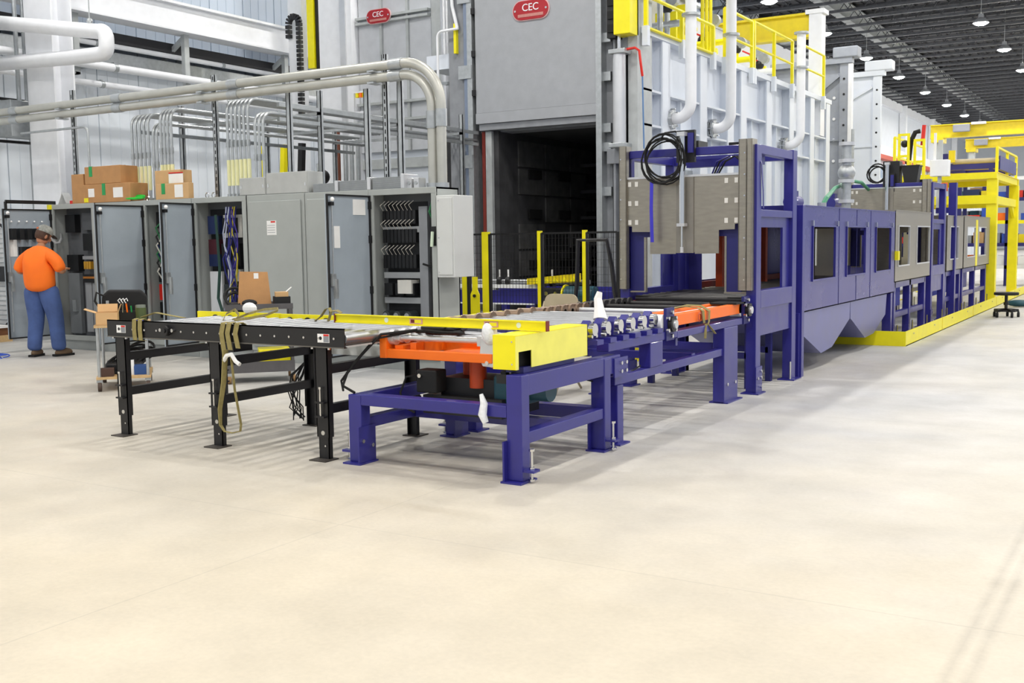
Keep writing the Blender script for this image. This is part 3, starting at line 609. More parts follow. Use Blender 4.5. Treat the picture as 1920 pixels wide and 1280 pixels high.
carton('cardboard_box','brown carton with two white labels and green tape, bottom of the stack',-13.31,-12.30,10.02,10.33,CH,CH+.26,CARD,(.42,.16),[(.12,.08,.13,.12),(.66,.06,.20,.14),(.02,.01,.09,.06,YEL)])
carton('cardboard_box','brown carton with green tape, topmost of the stack',-13.27,-12.5,10.03,10.33,CH+.263,CH+.51,CARD,(.10,.14))
carton('cardboard_box','narrow upright carton leaning beside the carton stack',-13.60,-13.33,10.05,10.33,CH,CH+.42,CARD)
carton('cardboard_box','tan carton with red-striped label beside conduit bundle',-11.90,-11.40,10.12,10.33,CH,CH+.40,CARDL,None,[(.28,.22,.28,.13),(.28,.345,.28,.02,REDO)])
carton('cardboard_box','small tan carton with green tape in front of the red-striped one',-11.76,-11.14,10.02,10.115,CH,CH+.21,CARDL,(.10,.14),[(.36,.02,.16,.17)])
t=tag(B().tube(coil((-12.27,10.08,CH+.05),.15,7,(1,0,0),(0,.35,.12),.03),.011,5).build('green_cable_coil',GRNC,smooth=True),'tangled bright green cable coil on the cabinet top','cable')
t=thing('tilted_sign','small grey and white folded placard on the first cabinet','placard',(-13.8,10.15,CH)); B().bar((-13.95,10.12,CH),(-13.85,10.12,CH+.17),.12,.01).build('face',WHTP,t); B().bar((-13.75,10.12,CH),(-13.85,10.12,CH+.17),.12,.01).build('face',GALV,t); B().box(-13.70,-13.6,10.08,10.16,CH,CH+.05).build('red_tab',REDO,t)
def jbox(x0,x1,z1,label):
    t=thing('junction_box',label,'junction box',((x0+x1)/2,10.2,CH)); B().box(x0,x1,10.05,10.33,CH,z1).build('body',M('jbox_grey','b4b6b4',.5),t,bevel=.005)
    B().box(x0+.01,x1-.01,10.04,10.05,CH+.01,z1-.01).build('cover',M('jbox_grey','b4b6b4',.5),t); 
    for x in (x0+.03,x1-.05): B().box(x,x+.02,10.035,10.04,CH+.09,CH+.13).build('clip',CHR,t)
jbox(-10.22,-9.76,2.355,'shorter grey junction box on the closed cabinet'); jbox(-9.75,-9.05,2.40,'longer grey junction box on the closed cabinet')
for i,(x0,x1) in enumerate(((-8.98,-8.62),(-8.56,-8.12),(-8.05,-7.62))):
    t=thing('resistor_bank',('ribbed grey resistor tray beside the longer junction box','ribbed grey resistor tray between two other resistor trays','ribbed grey resistor tray beside the small conduit fittings')[i],'resistor',((x0+x1)/2,10.2,CH),group='ribbed resistor trays'); h=CH+.10+.02*i
    B().box(x0,x1,10.06,10.3,CH,h).build('core',M('resistor_grey','8f9294',.6),t)
    n=10
    for k in range(n): B().box(x0+.01,x1-.01,10.055,10.305,CH+.008+k*(h-CH)/n,CH+.013+k*(h-CH)/n).build('fin',GALV,t)
    B().box(x1,x1+.05,10.04,10.32,CH,h+.03).build('end_cap',ALU,t,bevel=.006)
for i,x in enumerate((-7.54,-7.44)): 
    t=thing('conduit_box','small silver conduit fitting box behind the cabinet corner','fitting',(x,10.15,CH),group='conduit fitting boxes'); B().box(x-.035,x+.035,10.1,10.25,CH,CH+.12).build('body',ALU,t,bevel=.006); B().cyl((x,10.09,CH+.06),(x,10.1,CH+.06),.022,10).build('knockout',GALV,t)
# ================================================================ CONDUITS
def strut_post(x,y,z0,z1,parent): 
    return B().box(x-.035,x+.035,y,y+.012,z0,z1).box(x-.035,x-.025,y,y+.05,z0,z1).box(x+.025,x+.035,y,y+.05,z0,z1).build('strut_post',GALV,parent)
for nm,lab,zt,xd,r in (('outer','thick grey conduit arching highest over the cabinets',3.605,-7.205,.52),('inner','thick grey conduit arching just under the highest one',3.47,-7.335,.40)):
    t=thing('main_conduit',lab,'conduit',(xd,10.3,CH)); cx=xd-r; 
    pts=[(-17.95,10.3,zt),(cx,10.3,zt)]+arc((cx,10.3,zt-r),r,math.pi/2,0,12,(1,0,0),(0,0,1))+[(xd,10.3,CH)]
    B().tube(pts,.058,14).build('pipe_run',COND,t,smooth=True)
    for x in (-15.3,-12.9,-10.6,cx-.2): B().cyl((x,10.3,zt),(x+.18,10.3,zt),.066,14).build('coupling',GALV,t,smooth=True)
    B().cyl((xd,10.3,zt-r-.25),(xd,10.3,zt-r-.05),.068,14).build('coupling',GALV,t,smooth=True); B().cyl((xd,10.3,CH),(xd,10.3,CH+.06),.08,14).build('lock_ring',GALV,t,smooth=True)
    for x in (-14.1,-11.1,-8.18): B().box(x-.05,x+.05,10.23,10.4,zt-.07,zt-.05).build('clamp',GALV,t)
t=thing('conduit_supports','slotted strut posts carrying the thick grey conduits','support',(-11.1,10.5,0))
for x,zt in ((-14.11,3.85),(-11.11,3.8),(-8.18,3.78)): 
    strut_post(x,10.5,0,zt,t)
    for k in range(18): B().box(x-.007,x+.007,10.496,10.5,2.2+k*.09,2.25+k*.09).build('slot',BLK,t)
def bundle(label,x0,n,dx,ytop,z,yend,wrap,zs=.0,y=10.36,r=.021):
    t=thing('conduit_bundle',label,'conduit',(x0+n*dx/2,y,CH))
    for k in range(n):
        x=x0+k*dx; zz=z+zs*k; R=.16
        pts=[(x,y,CH),(x,y,zz-R)]+arc((x,y+R,zz-R),R,math.pi,math.pi/2,7,(0,1,0),(0,0,1))+[(x,yend,zz)]
        B().tube(pts,r,8).build('conduit',GALV,t,smooth=True); B().cyl((x,y,CH+.001),(x,y,CH+.05),r+.012,8).build('lock_ring',GALV,t)
        if wrap: B().cyl((x,y,CH+.16),(x,y,CH+.50),r+.004,8).build('cream_wrap',CREAM,t)
        B().cyl((x,y,zz-.62),(x,y,zz-.54),r+.006,8).build('coupling',GALV,t)
    return t
bundle('row of slim conduits rising by the carton stack, bent away at the top',-12.62,5,.085,0,3.36,15.0,True)
bundle('row of slim conduits rising behind the red-striped carton',-12.02,4,.07,0,3.40,15.0,True)
bundle('shorter slim conduits tucked between the two left conduit rows',-12.18,2,.07,0,3.22,15.0,False)
bundle('row of slim conduits rising left of the grey junction boxes',-10.72,6,.075,0,3.42,15.45,True)
bundle('lower slim conduits rising just behind the grey junction boxes',-10.22,3,.07,0,3.22,15.45,False)
t=thing('conduit_rack','galvanised strut trapeze rack carrying the slim conduits to the furnace','rack',(-10.6,12.5,0))
for y in (11.4,13.2,14.9):
    B().box(-12.8,-10.0,y,y+.045,3.27,3.31).build('cross_strut',GALV,t)
    for x in (-12.78,-10.03): strut_post(x,y,0,3.6,t)
for x in (-12.75,-10.05): B().box(x,x+.045,10.6,15.4,3.12,3.17).build('long_strut',GALV,t)
B().box(-10.05,-10.005,10.6,15.4,3.31,3.36).build('long_strut',GALV,t)
for i,x in enumerate((-9.79,-8.5,-7.98)): 
    t=thing('strut_post',['slotted strut post behind the longer junction box','slotted strut post behind the ribbed trays','slotted strut post beside the conduit elbows'][i],'post',(x,10.55,0)); p=strut_post(x,10.53,0,(3.5,3.4,3.55)[i],t); B().box(x-.08,x+.08,10.5,10.6,0,.02).build('foot_plate',GALV,t)
    if i==1: p.data.materials[0]=GALV
t=thing('drop_conduit','thin grey conduit bending down behind the first carton','conduit',(-13.6,10.35,CH)); B().tube([(-15.3,10.45,3.28),(-13.8,10.45,3.28)]+arc((-13.8,10.45,3.18),.1,math.pi/2,0,5,(1,0,0),(0,0,1))+[(-13.7,10.45,CH)],.018,8).build('pipe_run',GALV,t,smooth=True); B().cyl((-13.7,10.45,2.5),(-13.7,10.45,2.55),.03,8).build('coupling',GALV,t)
# ================================================================ BLACK ROLLER CONVEYOR
BX0,BX1,BYN,BYF=-7.16,-4.72,5.55,6.66
t=thing('roller_conveyor','black steel roller conveyor on adjustable channel legs','conveyor',(-5.95,6.1,0)); RC=t
for y,s,zt in ((BYN,1,.925),(BYF,-1,.83)):
    B().box(BX0,BX1,y,y+s*.008,.79,zt).box(BX0,BX1,y,y+s*.03,.79,.798).box(BX0,BX1,y,y+s*.012,zt-.008,zt).build('side_rail',BLK,t)
B().box(BX0,BX1,BYN-.004,BYN,.789,.797).build('bare_edge',M('bare_steel','6f6c66',.45,.5),t)
n=18; ro=None
for k in range(n):
    x=-7.06+k*.1365
    if ro is None: ro=B().cyl((-7.06,BYN+.012,.854),(-7.06,BYF-.012,.854),.034,14).build('roller',ROLL,t,smooth=True); o=ro
    else: o=ro.copy(); COL.objects.link(o); o.parent=t
    o.location=(x+7.06,0,0)
for k in range(17):
    x=-6.99+k*.1365
    if k==4: continue
    B().cyl((x,BYN-.008,.855),(x,BYN+.001,.855),.009,6).build('axle_bolt',CHR,t)
B().cyl((-4.76,BYN+.02,.842),(-4.76,BYF-.02,.842),.046,18).build('end_roller',BROWN,t,smooth=True)
B().box(BX1-.12,BX1+.0,BYN+.02,BYF-.02,.795,.806).build('end_tray',GST,t)
b=B().cyl((-6.46,BYN-.035,.86),(-6.46,BYN,.86),.038,16).cyl((-6.46,BYN-.045,.86),(-6.46,BYN-.03,.86),.018,10).build('flange_bearing',BLK,t,smooth=True)
for s in (-1,1): B().cyl((-6.46+s*.065,BYN-.02,.862),(-6.46+s*.065,BYN,.862),.014,8).build('bearing_bolt',CHR,b); 
B().prism([(-6.55,BYN-.012,.86),(-6.46,BYN-.012,.90),(-6.37,BYN-.012,.86),(-6.46,BYN-.012,.82)],(0,.011,0)).build('bearing_plate',BLK,b)
for x in (-7.04,-4.95): 
    st=B().box(x-.005,x+.10,BYN-.003,BYN,.825,.885).build('sticker',PAPER,t); B().box(x+.05,x+.097,BYN-.0045,BYN-.003,.828,.87).build('sticker_grey_panel',FGREY,st); B().box(x+.05,x+.097,BYN-.0045,BYN-.003,.871,.883).build('sticker_red_header',REDO,st); B().ball((x+.022,BYN-.003,.855),.013,5,(1,.2,1)).build('sticker_pictogram',BLK,st)
LX=(-7.04,-5.99,-4.95)
for x in LX:
    for y,s in ((BYN+.02,1),(BYF-.02,-1)):
        lg=B().box(x-.055,x+.055,y,y+s*.006,.16,.79).box(x-.055,x-.048,y,y+s*.05,.16,.79).box(x+.048,x+.055,y,y+s*.05,.16,.79).build('leg',BLK,t)
        B().box(x-.045,x+.045,y+s*.007,y+s*.013,.0,.34).box(x-.045,x-.039,y+s*.007,y+s*.045,0,.34).box(x+.039,x+.045,y+s*.007,y+s*.045,0,.34).build('inner_leg',BLK,lg)
        B().box(x-.075,x+.075,y-.07,y+.07,0,.008).build('foot_plate',M('foot_grey','4a4540',.5,.3),lg)
        B().cyl((x,y-s*.02,.30),(x,y-s*.02,.50),.007,6).cyl((x,y-s*.02,.50),(x,y-s*.02,.515),.014,6).build('jack_bolt',CHR,lg)
        for z in (.30,.40): B().box(x-.04,x+.04,y-s*.035,y,z,z+.012).build('jack_plate',BLK,lg)
        B().cyl((x,y-.003,.19),(x,y+.003,.19),.016,10).build('bolt_hole',M('hole_pale','c8c4ba',.6),lg); B().cyl((x+.02,y-.004,.10),(x+.02,y,.10),.007,6).build('bolt',CHR,lg)
        for dx in (-.075,.075): B().cyl((x+dx,BYN+.02 if s>0 else BYF-.02,.775),(x+dx,BYN+.02 if s>0 else BYF-.02,.815),.012,6).build('mount_bolt',CHR,lg)
    for z in (.32,.60): B().box(x-.02,x+.03,BYN+.03,BYF-.03,z,z+.065).build('cross_brace',BLK,t)
B().box(-6.25,-6.08,BYN+.3,BYN+.5,.68,.79).build('under_box',BLK,t); B().tube([(-6.35,BYN+.3,.70),(-6.25,BYN+.34,.71)],.012,6).build('tie_rod',BLK,t)
B().box(-5.6,-4.8,BYF-.3,BYF-.2,.64,.72).build('drive_cover',GST,t)
# yellow side guard standing behind the rollers
yg=thing('side_guard','yellow formed guard plate along the back of the black conveyor','guard',(-6.1,BYF,.8))
B().box(-7.36,-6.37,BYF+.005,BYF+.03,.79,.918).build('guard_plate',YEL,yg); B().box(-6.36,-4.80,BYF+.005,BYF+.03,.79,.916).build('guard_plate',YEL,yg)
for x in (-7.13,-6.95,-6.55,-6.25,-6.05,-5.85,-5.65): B().cyl((x,BYF-.006,.856),(x,BYF+.004,.856),.038,14).build('notch',BLK,yg)
# wooden webbing straps (ratchet straps) round the conveyor
def ribbon(b,pts,w,axis=(1,0,0),th=.004):
    pts=[Vector(p) for p in pts]; ax=Vector(axis)*w/2; n=len(pts); vs=[]
    for i,p in enumerate(pts):
        d=(pts[min(i+1,n-1)]-pts[max(i-1,0)]).normalized(); nn=d.cross(ax).normalized()*th/2
        vs += [p-ax-nn,p+ax-nn,p+ax+nn,p-ax+nn]
    fs=[(0,1,2,3),tuple(4*(n-1)+k for k in (3,2,1,0))]
    for i in range(n-1):
        for k in range(4): fs.append((4*i+k,4*(i+1)+k,4*(i+1)+(k+1)%4,4*i+(k+1)%4))
    return b.add(vs,fs)
t=thing('webbing_strap','olive webbing strap cinched twice round the sticker end of the black rail','strap',(-6.8,5.54,.8))
for x in (-6.82,-6.755): 
    ribbon(B(),[(x,BYN+.08,.90),(x,BYN+.02,.94),(x,BYN-.012,.935),(x-.004,BYN-.014,.86),(x,BYN-.012,.775),(x,BYN+.03,.77)],.045).build('loop',STRAP,t)
ribbon(B(),[(-6.8,BYN+.05,.95),(-6.7,BYN+.1,.985),(-6.6,BYN+.16,.96),(-6.5,BYN+.2,.942)],.035,(.3,.95,0)).build('tail',STRAP,t)
t=thing('webbing_strap','olive webbing strap knotted mid-rail and hanging to a long loop','strap',(-5.8,5.54,.1))
for x,zb in ((-5.85,.70),(-5.79,.74),(-5.71,.755)):
    ribbon(B(),[(x+.02,BYN+.08,.90),(x+.01,BYN+.02,.94),(x,BYN-.012,.935),(x-.015,BYN-.02,.86),(x+.01,BYN-.02,zb)],.045).build('loop',STRAP,t)
lp=[(-5.83,BYN-.02,.74),(-5.85,BYN-.03,.5),(-5.90,BYN-.03,.3),(-5.90,BYN-.03,.18),(-5.86,BYN-.03,.135),(-5.78,BYN-.03,.13),(-5.70,BYN-.03,.15),(-5.69,BYN-.03,.2),(-5.74,BYN-.03,.45),(-5.775,BYN-.02,.70)]
B().tube(lp,[.028,.026,.022,.016,.012,.012,.012,.012,.012,.012],6,flat=.35).build('hanging_loop',STRAP,t,smooth=True)
B().tube([(-5.84,BYN-.03,.66),(-5.80,BYN-.04,.70),(-5.76,BYN-.03,.71),(-5.72,BYN-.03,.66),(-5.68,BYN-.03,.64)],.016,6).build('white_tie',PAPER,t,smooth=True)
t=thing('webbing_strap','loose olive webbing strap looped across the rollers','strap',(-5.9,6.3,.93))
ribbon(B(),[at(x,y,Y=Y) for x,y,Y in ((418,600,6.2),(424,588,6.35),(440,580,6.4),(448,590,6.3),(440,600,6.2),(470,596,6.2),(500,590,6.25),(521,582,6.35),(520,578,6.45),(495,580,6.5),(465,588,6.5),(435,600,6.3))],.022,(.2,.3,.9)).build('webbing',STRAP,t)
t=thing('webbing_strap','olive webbing strap bunched over the yellow guard near the level','strap',(-5.35,6.5,.93))
ribbon(B(),[at(x,y,Y=6.5) for x,y in ((590,602),(602,593),(611,579),(617,577),(621,584),(616,602))],.03,(.3,.8,.2)).build('webbing',STRAP,t)
ribbon(B(),[at(x,y,Y=6.55) for x,y in ((622,583),(632,582),(640,587))],.03,(.2,.8,.3)).build('tail',STRAP,t)
t=tag(B().ball(at(468,578,Y=6.55),.06,7,(1.25,.7,.85)).build('crumpled_paper',PAPER),'crumpled white paper wad on the rollers under the brown bag','paper')
# spirit level lying from the black conveyor onto the yellow box
t=thing('spirit_level','long yellow spirit level lying across the gap between conveyors','spirit level',(-4.25,5.95,.92))
a=Vector((-5.18,6.0,.925)); e=Vector((-3.33,5.90,.925)); dv=(e-a).normalized(); RL=Matrix.Translation(a)@Matrix.Rotation(math.atan2(dv.y,dv.x),4,'Z'); Ln=(e-a).length
q=lambda b:b.xf(RL)
q(B().box(.006,Ln-.006,-.012,.012,0,.0)).build
q(B().box(.008,Ln-.008,-.004,.004,.008,.055).box(.008,Ln-.008,-.013,.013,0,.009).box(.008,Ln-.008,-.013,.013,.054,.063)).build('body',YEL,t)
q(B().box(0,.01,-.015,.015,-.001,.065)).build('end_cap',M('cap_maroon','7a2a22',.5),t); q(B().box(Ln-.01,Ln,-.015,.015,-.001,.065)).build('end_cap',M('cap_maroon','7a2a22',.5),t)
for f0 in (.385,.73):
    h=q(B().box(f0*Ln-.04*0,f0*Ln+.115,-.0075,.0075,.013,.050)).build('grip_frame',M('grip_pink','d8a090',.5),t); q(B().box(f0*Ln+.012,f0*Ln+.103,-.0082,.0082,.02,.043)).build('grip_slot',YEL,h); q(B().box(f0*Ln+.012,f0*Ln+.045,-.0088,.0088,.02,.043)).build('grip_shadow',M('grip_maroon','6a2018',.6),h)
for f0 in (.27,.88): q(B().cyl((f0*Ln,-.008,.032),(f0*Ln,.008,.032),.018,14)).build('vial',M('vial_white','e0ead8',.3),t)
# ================================================================ BLUE LIFT FRAME WITH ORANGE / YELLOW CARRIAGE
t=thing('transfer_lift','blue steel tube frame of the transfer lift on bolted feet','frame',(-4.05,6.2,0)); LF=t
def foot(x,y,s,t,side=1):   # L bracket and levelling bolt at a leg
    f=B().box(x-.075,x+.075,y-.10,y+.10,0,.012).box(x+s*.052,x+s*.064,y-.09,y+.09,.0,.26).build('foot_bracket',BLUE,t)
    B().box(x-s*.055,x-s*.13,y-.04,y+.04,.07,.085).build('jack_lug',BLUE,f)
    B().cyl((x-s*.095,y,.012),(x-s*.095,y,.20),.009,8).cyl((x-s*.095,y,.20),(x-s*.095,y,.215),.018,6).cyl((x-s*.095,y,.085),(x-s*.095,y,.1),.018,6).cyl((x-s*.095,y,.012),(x-s*.095,y,.025),.02,6).build('levelling_bolt',CHR,f)
    for dz in (.12,.16): B().cyl((x+s*.06,y+(.05 if dz<.14 else -.05),dz),(x+s*.074,y+(.05 if dz<.14 else -.05),dz),.014,8).build('anchor_bolt',CHR,f)
lx0,lx1,ly0,ly1=-4.67,-3.40,5.63,6.78
B().box(lx0-.055,lx0+.055,ly0-.05,ly0+.05,.012,.475).build('leg',BLUE,t,bevel=.006); B().box(lx1-.055,lx1+.055,ly0-.05,ly0+.05,.012,.675).build('leg',BLUE,t,bevel=.006)
B().box(lx0-.055,lx0+.055,ly1-.05,ly1+.05,.012,.66).build('leg',BLUE,t,bevel=.006); B().box(lx1-.055,lx1+.055,ly1-.05,ly1+.05,.012,.66).build('leg',BLUE,t,bevel=.006)
foot(lx0,ly0,1,t); foot(lx1,ly0,-1,t); foot(lx0,ly1,1,t); foot(lx1,ly1,-1,t)
B().box(lx0+.055,lx1-.055,ly0-.05,ly0+.05,.405,.48).build('front_beam',BLUE,t,bevel=.005)
B().box(lx0-.05,lx0+.05,ly0+.05,ly1-.05,.39,.475).build('side_beam',BLUE,t,bevel=.005)
B().box(lx1-.05,lx1+.05,ly0+.05,7.0,.54,.67).build('side_beam',BLUE,t,bevel=.005)
B().box(lx0-.05,lx0+.05,ly1+.05,7.0,.54,.66).build('side_beam',BLUE,t)
B().box(lx1-.045,lx1+.045,ly0+.05,ly1-.05,.235,.31).build('low_side_beam',BLUE,t,bevel=.005); B().box(lx0-.045,lx0+.045,ly0+.05,ly1-.05,.235,.31).build('low_side_beam',BLUE,t,bevel=.005)
B().box(lx0+.055,lx1-.055,ly1-.05,ly1+.05,.22,.31).build('rear_beam',BLUE,t); B().box(lx0+.055,lx1-.055,6.2,6.3,.235,.30).build('middle_beam',BLUE,t)
jp=B().box(lx1+.05,lx1+.062,6.88,7.10,.51,.65).build('joint_plate',BLUE,t)
for y in (6.98,7.06):
    for z in (.55,.61): B().cyl((lx1+.062,y,z),(lx1+.076,y,z),.014,8).build('bolt',CHR,jp)
# lift mechanism below the carriage
t=thing('lift_drive','dark scissor lift drive with motors inside the blue frame','drive',(-4.05,6.25,.3))
B().box(-4.4,-3.75,6.0,6.5,.31,.44).build('base_box',BLKD,t); B().box(-4.3,-3.85,6.08,6.42,.44,.56).build('upper_box',BLKD,t)
B().cyl((-4.0,6.1,.5),(-4.0,6.1,.70),.06,14).build('red_column',ORD,t,smooth=True); B().cyl((-4.2,6.3,.5),(-4.2,6.3,.70),.05,14).build('red_column',ORD,t,smooth=True)
B().box(-3.85,-3.62,6.05,6.35,.40,.60).build('blue_motor',TEAL,t,bevel=.02); B().cyl((-3.62,6.2,.50),(-3.48,6.2,.50),.08,14).build('motor_body',TEAL,t,smooth=True)
B().box(-4.42,-4.25,5.95,6.08,.46,.62).build('valve_block',BLKM,t,bevel=.01); B().cyl((-4.38,5.93,.58),(-4.38,5.95,.58),.015,8).build('valve_button',CHR,t)
B().tube([(-4.42,6.0,.58),(-4.52,5.97,.56),(-4.56,5.95,.45),(-4.53,5.95,.35),(-4.46,5.98,.31)],.008,6).build('air_line',BLKM,t,smooth=True)
for k in range(9): B().box(-3.58,-3.54,5.72,5.76,.66+k*.022,.676+k*.022).build('chain_link',BLKM,t); B().box(-3.50,-3.46,5.72,5.76,.66+k*.022,.676+k*.022).build('chain_link',BLKM,t)
B().box(-3.6,-3.44,5.7,5.9,.60,.66).build('chain_anchor',BLKD,t)
# orange carriage with chrome rollers
t=thing('roller_carriage','orange lift carriage with bright steel rollers','carriage',(-4.3,6.2,.68))
B().box(-4.66,-3.78,5.932,5.98,.692,.755).build('front_bar',ORG,t,bevel=.004); B().box(-4.66,-3.45,6.5,6.548,.692,.80).build('rear_bar',ORG,t)
B().box(-4.72,-4.66,5.93,6.55,.69,.85).build('end_plate',ORG,t,bevel=.004); B().box(-4.62,-4.55,5.98,6.5,.70,.78).build('inner_bar',ORG,t); B().box(-4.4,-3.8,5.99,6.5,.70,.72).build('floor_pan',ORG,t)
B().box(-4.50,-4.45,6.0,6.1,.72,.80).build('lug',ORG,t); B().box(-3.80,-3.55,5.95,6.4,.66,.70).build('under_plate',ORD,t)
for k,y in enumerate((6.0,6.13,6.26,6.39)):
    r=B().cyl((-4.57,y,.835),(-3.88,y,.835),.021,14).build('roller',ALU if k==0 else ROLL,t,smooth=True)
    B().cyl((-4.66,y,.835),(-4.62,y,.835),.055,16).cyl((-4.62,y,.835),(-4.57,y,.835),.035,14).build('roller_flange',ALU,r,smooth=True)
    B().box(-3.92,-3.86,y-.03,y+.03,.80,.865).build('roller_block',ALU,r)
B().prism([(-3.87,5.94,.86),(-3.76,5.94,.86),(-3.74,5.94,.70),(-3.78,5.94,.665),(-3.86,5.94,.67),(-3.885,5.94,.72)],(0,.045,0)).build('bearing_bracket',ALU,t,bevel=.004); B().cyl((-3.82,5.93,.695),(-3.82,5.945,.695),.014,8).build('bolt',CHR,t)
B().cyl((-4.76,5.96,.80),(-4.72,5.96,.80),.015,8).build('bolt',CHR,t)
t=thing('chain_guard','big yellow sheet-metal chain guard with square cut-out','guard',(-3.55,6.1,.7))
# walls of the guard box with an opening in the near face
gx0,gx1,gy0,gy1,gz0,gz1=-3.56,-3.39,5.60,6.56,.705,.92
B().box(gx0,gx1,gy0,gy1,gz1-.006,gz1).build('top',YEL,t); B().box(gx1-.006,gx1,gy0+.19,gy1,gz0+.0,gz1-.006).box(gx1-.006,gx1,gy0,gy0+.19,gz0+.11,gz1-.006).box(gx1-.006,gx1,gy0,gy0+.03,gz0,gz0+.11).build('side',M('yellow_pale','efe96a',.45),t); B().box(gx0,gx1-.006,gy0,gy0+.006,gz0,gz1-.006).build('front',YEL,t); B().box(gx0,gx0+.006,gy0+.006,gy1,gz0,gz1-.006).build('inner_side',YEL,t); B().box(gx0,gx1,gy1-.006,gy1,gz0,gz1).build('back',YEL,t)
for z in (.74,.88): B().cyl((-3.42,gy0-.003,z),(-3.42,gy0,z),.006,6).build('screw',CHR,t)
B().box(-3.54,-3.45,gy0+.08,gy1-.1,gz0+.005,gz0+.12).build('dark_gear',BLKM,t)
B().box(gx0+.02,gx1-.02,5.72,6.4,.672,gz0+.004).build('mount_rail',BLUED,t)
o=B().ball((-3.80,5.94,.895),.075,10,(.75,.6,1.1)).build('plastic_wrap',CLEAR,smooth=True); tag(o,'crumpled clear plastic wrap over the carriage bracket','wrap')
t=thing('black_cable_coil','coil of black cable lying on the bright rollers','cable',(-4.3,6.1,.87))
B().tube(coil((-4.33,6.14,.885),.15,5,(1,0,0),(0,.75,0),.03),.013,6).build('coil',BLKM,t,smooth=True)
B().tube([(-4.45,6.02,.89),(-4.68,5.9,.86),(-4.78,5.8,.72),(-4.83,5.7,.60),(-4.82,5.64,.52),(-4.70,5.62,.482)],.010,6).build('lead',BLKM,t,smooth=True); B().tube([(-4.48,6.03,.88),(-4.72,5.88,.83),(-4.80,5.76,.68),(-4.85,5.66,.55),(-4.80,5.62,.49)],.008,6).build('lead',BLKM,t,smooth=True)
B().tube([(-4.25,6.05,.9),(-4.15,6.0,.94),(-4.08,5.97,.955)],.006,6).build('lead_end',BLKM,t,smooth=True); B().cyl((-4.12,5.99,.945),(-4.09,5.98,.953),.011,8).build('white_plug',WHTP,t)
o=B().tube([(-3.62,5.55,.55),(-3.60,5.55,.49),(-3.61,5.545,.42),(-3.59,5.55,.37)],[.012,.024,.028,.02],8).build('plastic_bag',CLEAR,smooth=True); tag(o,'small clear plastic bag tied to the blue front beam','bag')
t=thing('loose_cables','bundle of black cables drooping under the blue side beam','cable',(-3.3,7,.3))
for k in range(4): B().tube([(-3.55,6.9,.60-k*.02),(-3.5,7.0,.42-k*.03),(-3.55,7.25,.30-k*.03),(-3.7,7.5,.2-k*.03),(-3.75,7.7,.02)],.011,6).build('cable',BLKM,t,smooth=True)
B().tube([(-3.45,6.6,.53),(-3.43,6.9,.46),(-3.42,7.2,.48),(-3.42,7.5,.53)],.006,5).build('thin_cable',BLKM,t)
t=thing('black_cable_bundle','hank of black wires hanging by the far middle leg','cable',(-6.0,6.7,.1))
for k in range(9): B().tube([(-6.06+.01*math.sin(k*2.3),6.62,.52),(-6.12-.05*math.sin(k*1.7),6.58+.03*math.cos(k*2.1),.42),(-6.15-.07*math.sin(k*1.3+1),6.56+.05*math.cos(k),.28),(-6.12+.06*math.cos(k*2.9),6.56+.05*math.sin(k*1.9),.15),(-6.08+.07*math.sin(k*2.2),6.56,.06+.02*math.sin(k))],.0055,5).build('wire',BLKM,t,smooth=True)
# ================================================================ BLUE ROLLER LINE (Y 6.6 .. 9.8)
t=thing('infeed_conveyor','blue framed infeed conveyor with bronze-collared rollers and chrome bearings','conveyor',(-4.05,8.2,0)); IC=t
rx,lx=-3.42,-4.66
for x in (rx,lx):
    B().box(x-.05,x+.05,6.85,8.12,.70,.765).build('upper_beam',BLUE,t,bevel=.005)
    B().box(x-.04,x+.04,6.97,9.25,.44,.505).build('lower_beam',BLUE,t,bevel=.005)
    B().box(x-.05,x+.05,7.58,7.82,.505,.70).build('upright',BLUE,t,bevel=.005)
    B().box(x-.05,x+.05,8.12,9.70,.69,.75).build('upper_beam',BLUE,t,bevel=.005)
    lg=B().box(x-.055,x+.055,9.20,9.56,.0,.69).build('leg',BLUE,t,bevel=.006)
    B().box(x-.09,x+.09,9.2,9.6,0,.012).build('foot_plate',BLUE,lg)
    for y in (9.27,9.48): 
        B().cyl((x+.055,y,.17),(x+.068,y,.17),.016,8).build('anchor_bolt',CHR,lg)
    B().box(x-.055,x+.055,6.98,7.08,.0,.44).build('leg',BLUE,t,bevel=.005); B().box(x-.09,x+.09,6.95,7.12,0,.012).build('foot_plate',BLUE,t)
B().box(lx,rx,7.02,7.10,.46,.52).build('cross_beam',BLUE,t); B().box(lx,rx,8.55,8.63,.46,.52).build('cross_beam',BLUE,t); B().box(lx,rx,9.38,9.45,.46,.53).build('cross_beam',BLUE,t)
B().box(lx,rx,8.2,8.24,.62,.69).build('tie_bar',BLUE,t)
for k in range(6):
    y=6.70+k*.21
    r=B().cyl((-4.55,y,.89),(-3.52,y,.89),.022,12).build('roller',ROLL,t,smooth=True)
    B().cyl((-4.66,y,.89),(-4.52,y,.89),.046,14).cyl((-4.53,y,.89),(-4.515,y,.89),.058,14).build('bronze_collar',BRONZE,r,smooth=True)
    if k<6:
        B().box(-3.55,-3.36,y-.05,y+.05,.765,.80).prism([(-3.50,y-.055,.80),(-3.50,y+.055,.80),(-3.50,y+.045,.90),(-3.50,y,.935),(-3.50,y-.045,.90)],(.06,0,0)).build('bearing_block',BLUE,r)
        B().cyl((-3.44,y,.87),(-3.40,y,.87),.045,14).build('bearing_cap',CHR,r,smooth=True)
        for s in (-1,1): B().cyl((-3.45,y+s*.035,.825),(-3.405,y+s*.035,.825),.014,8).build('bearing_bolt',CHR,r)
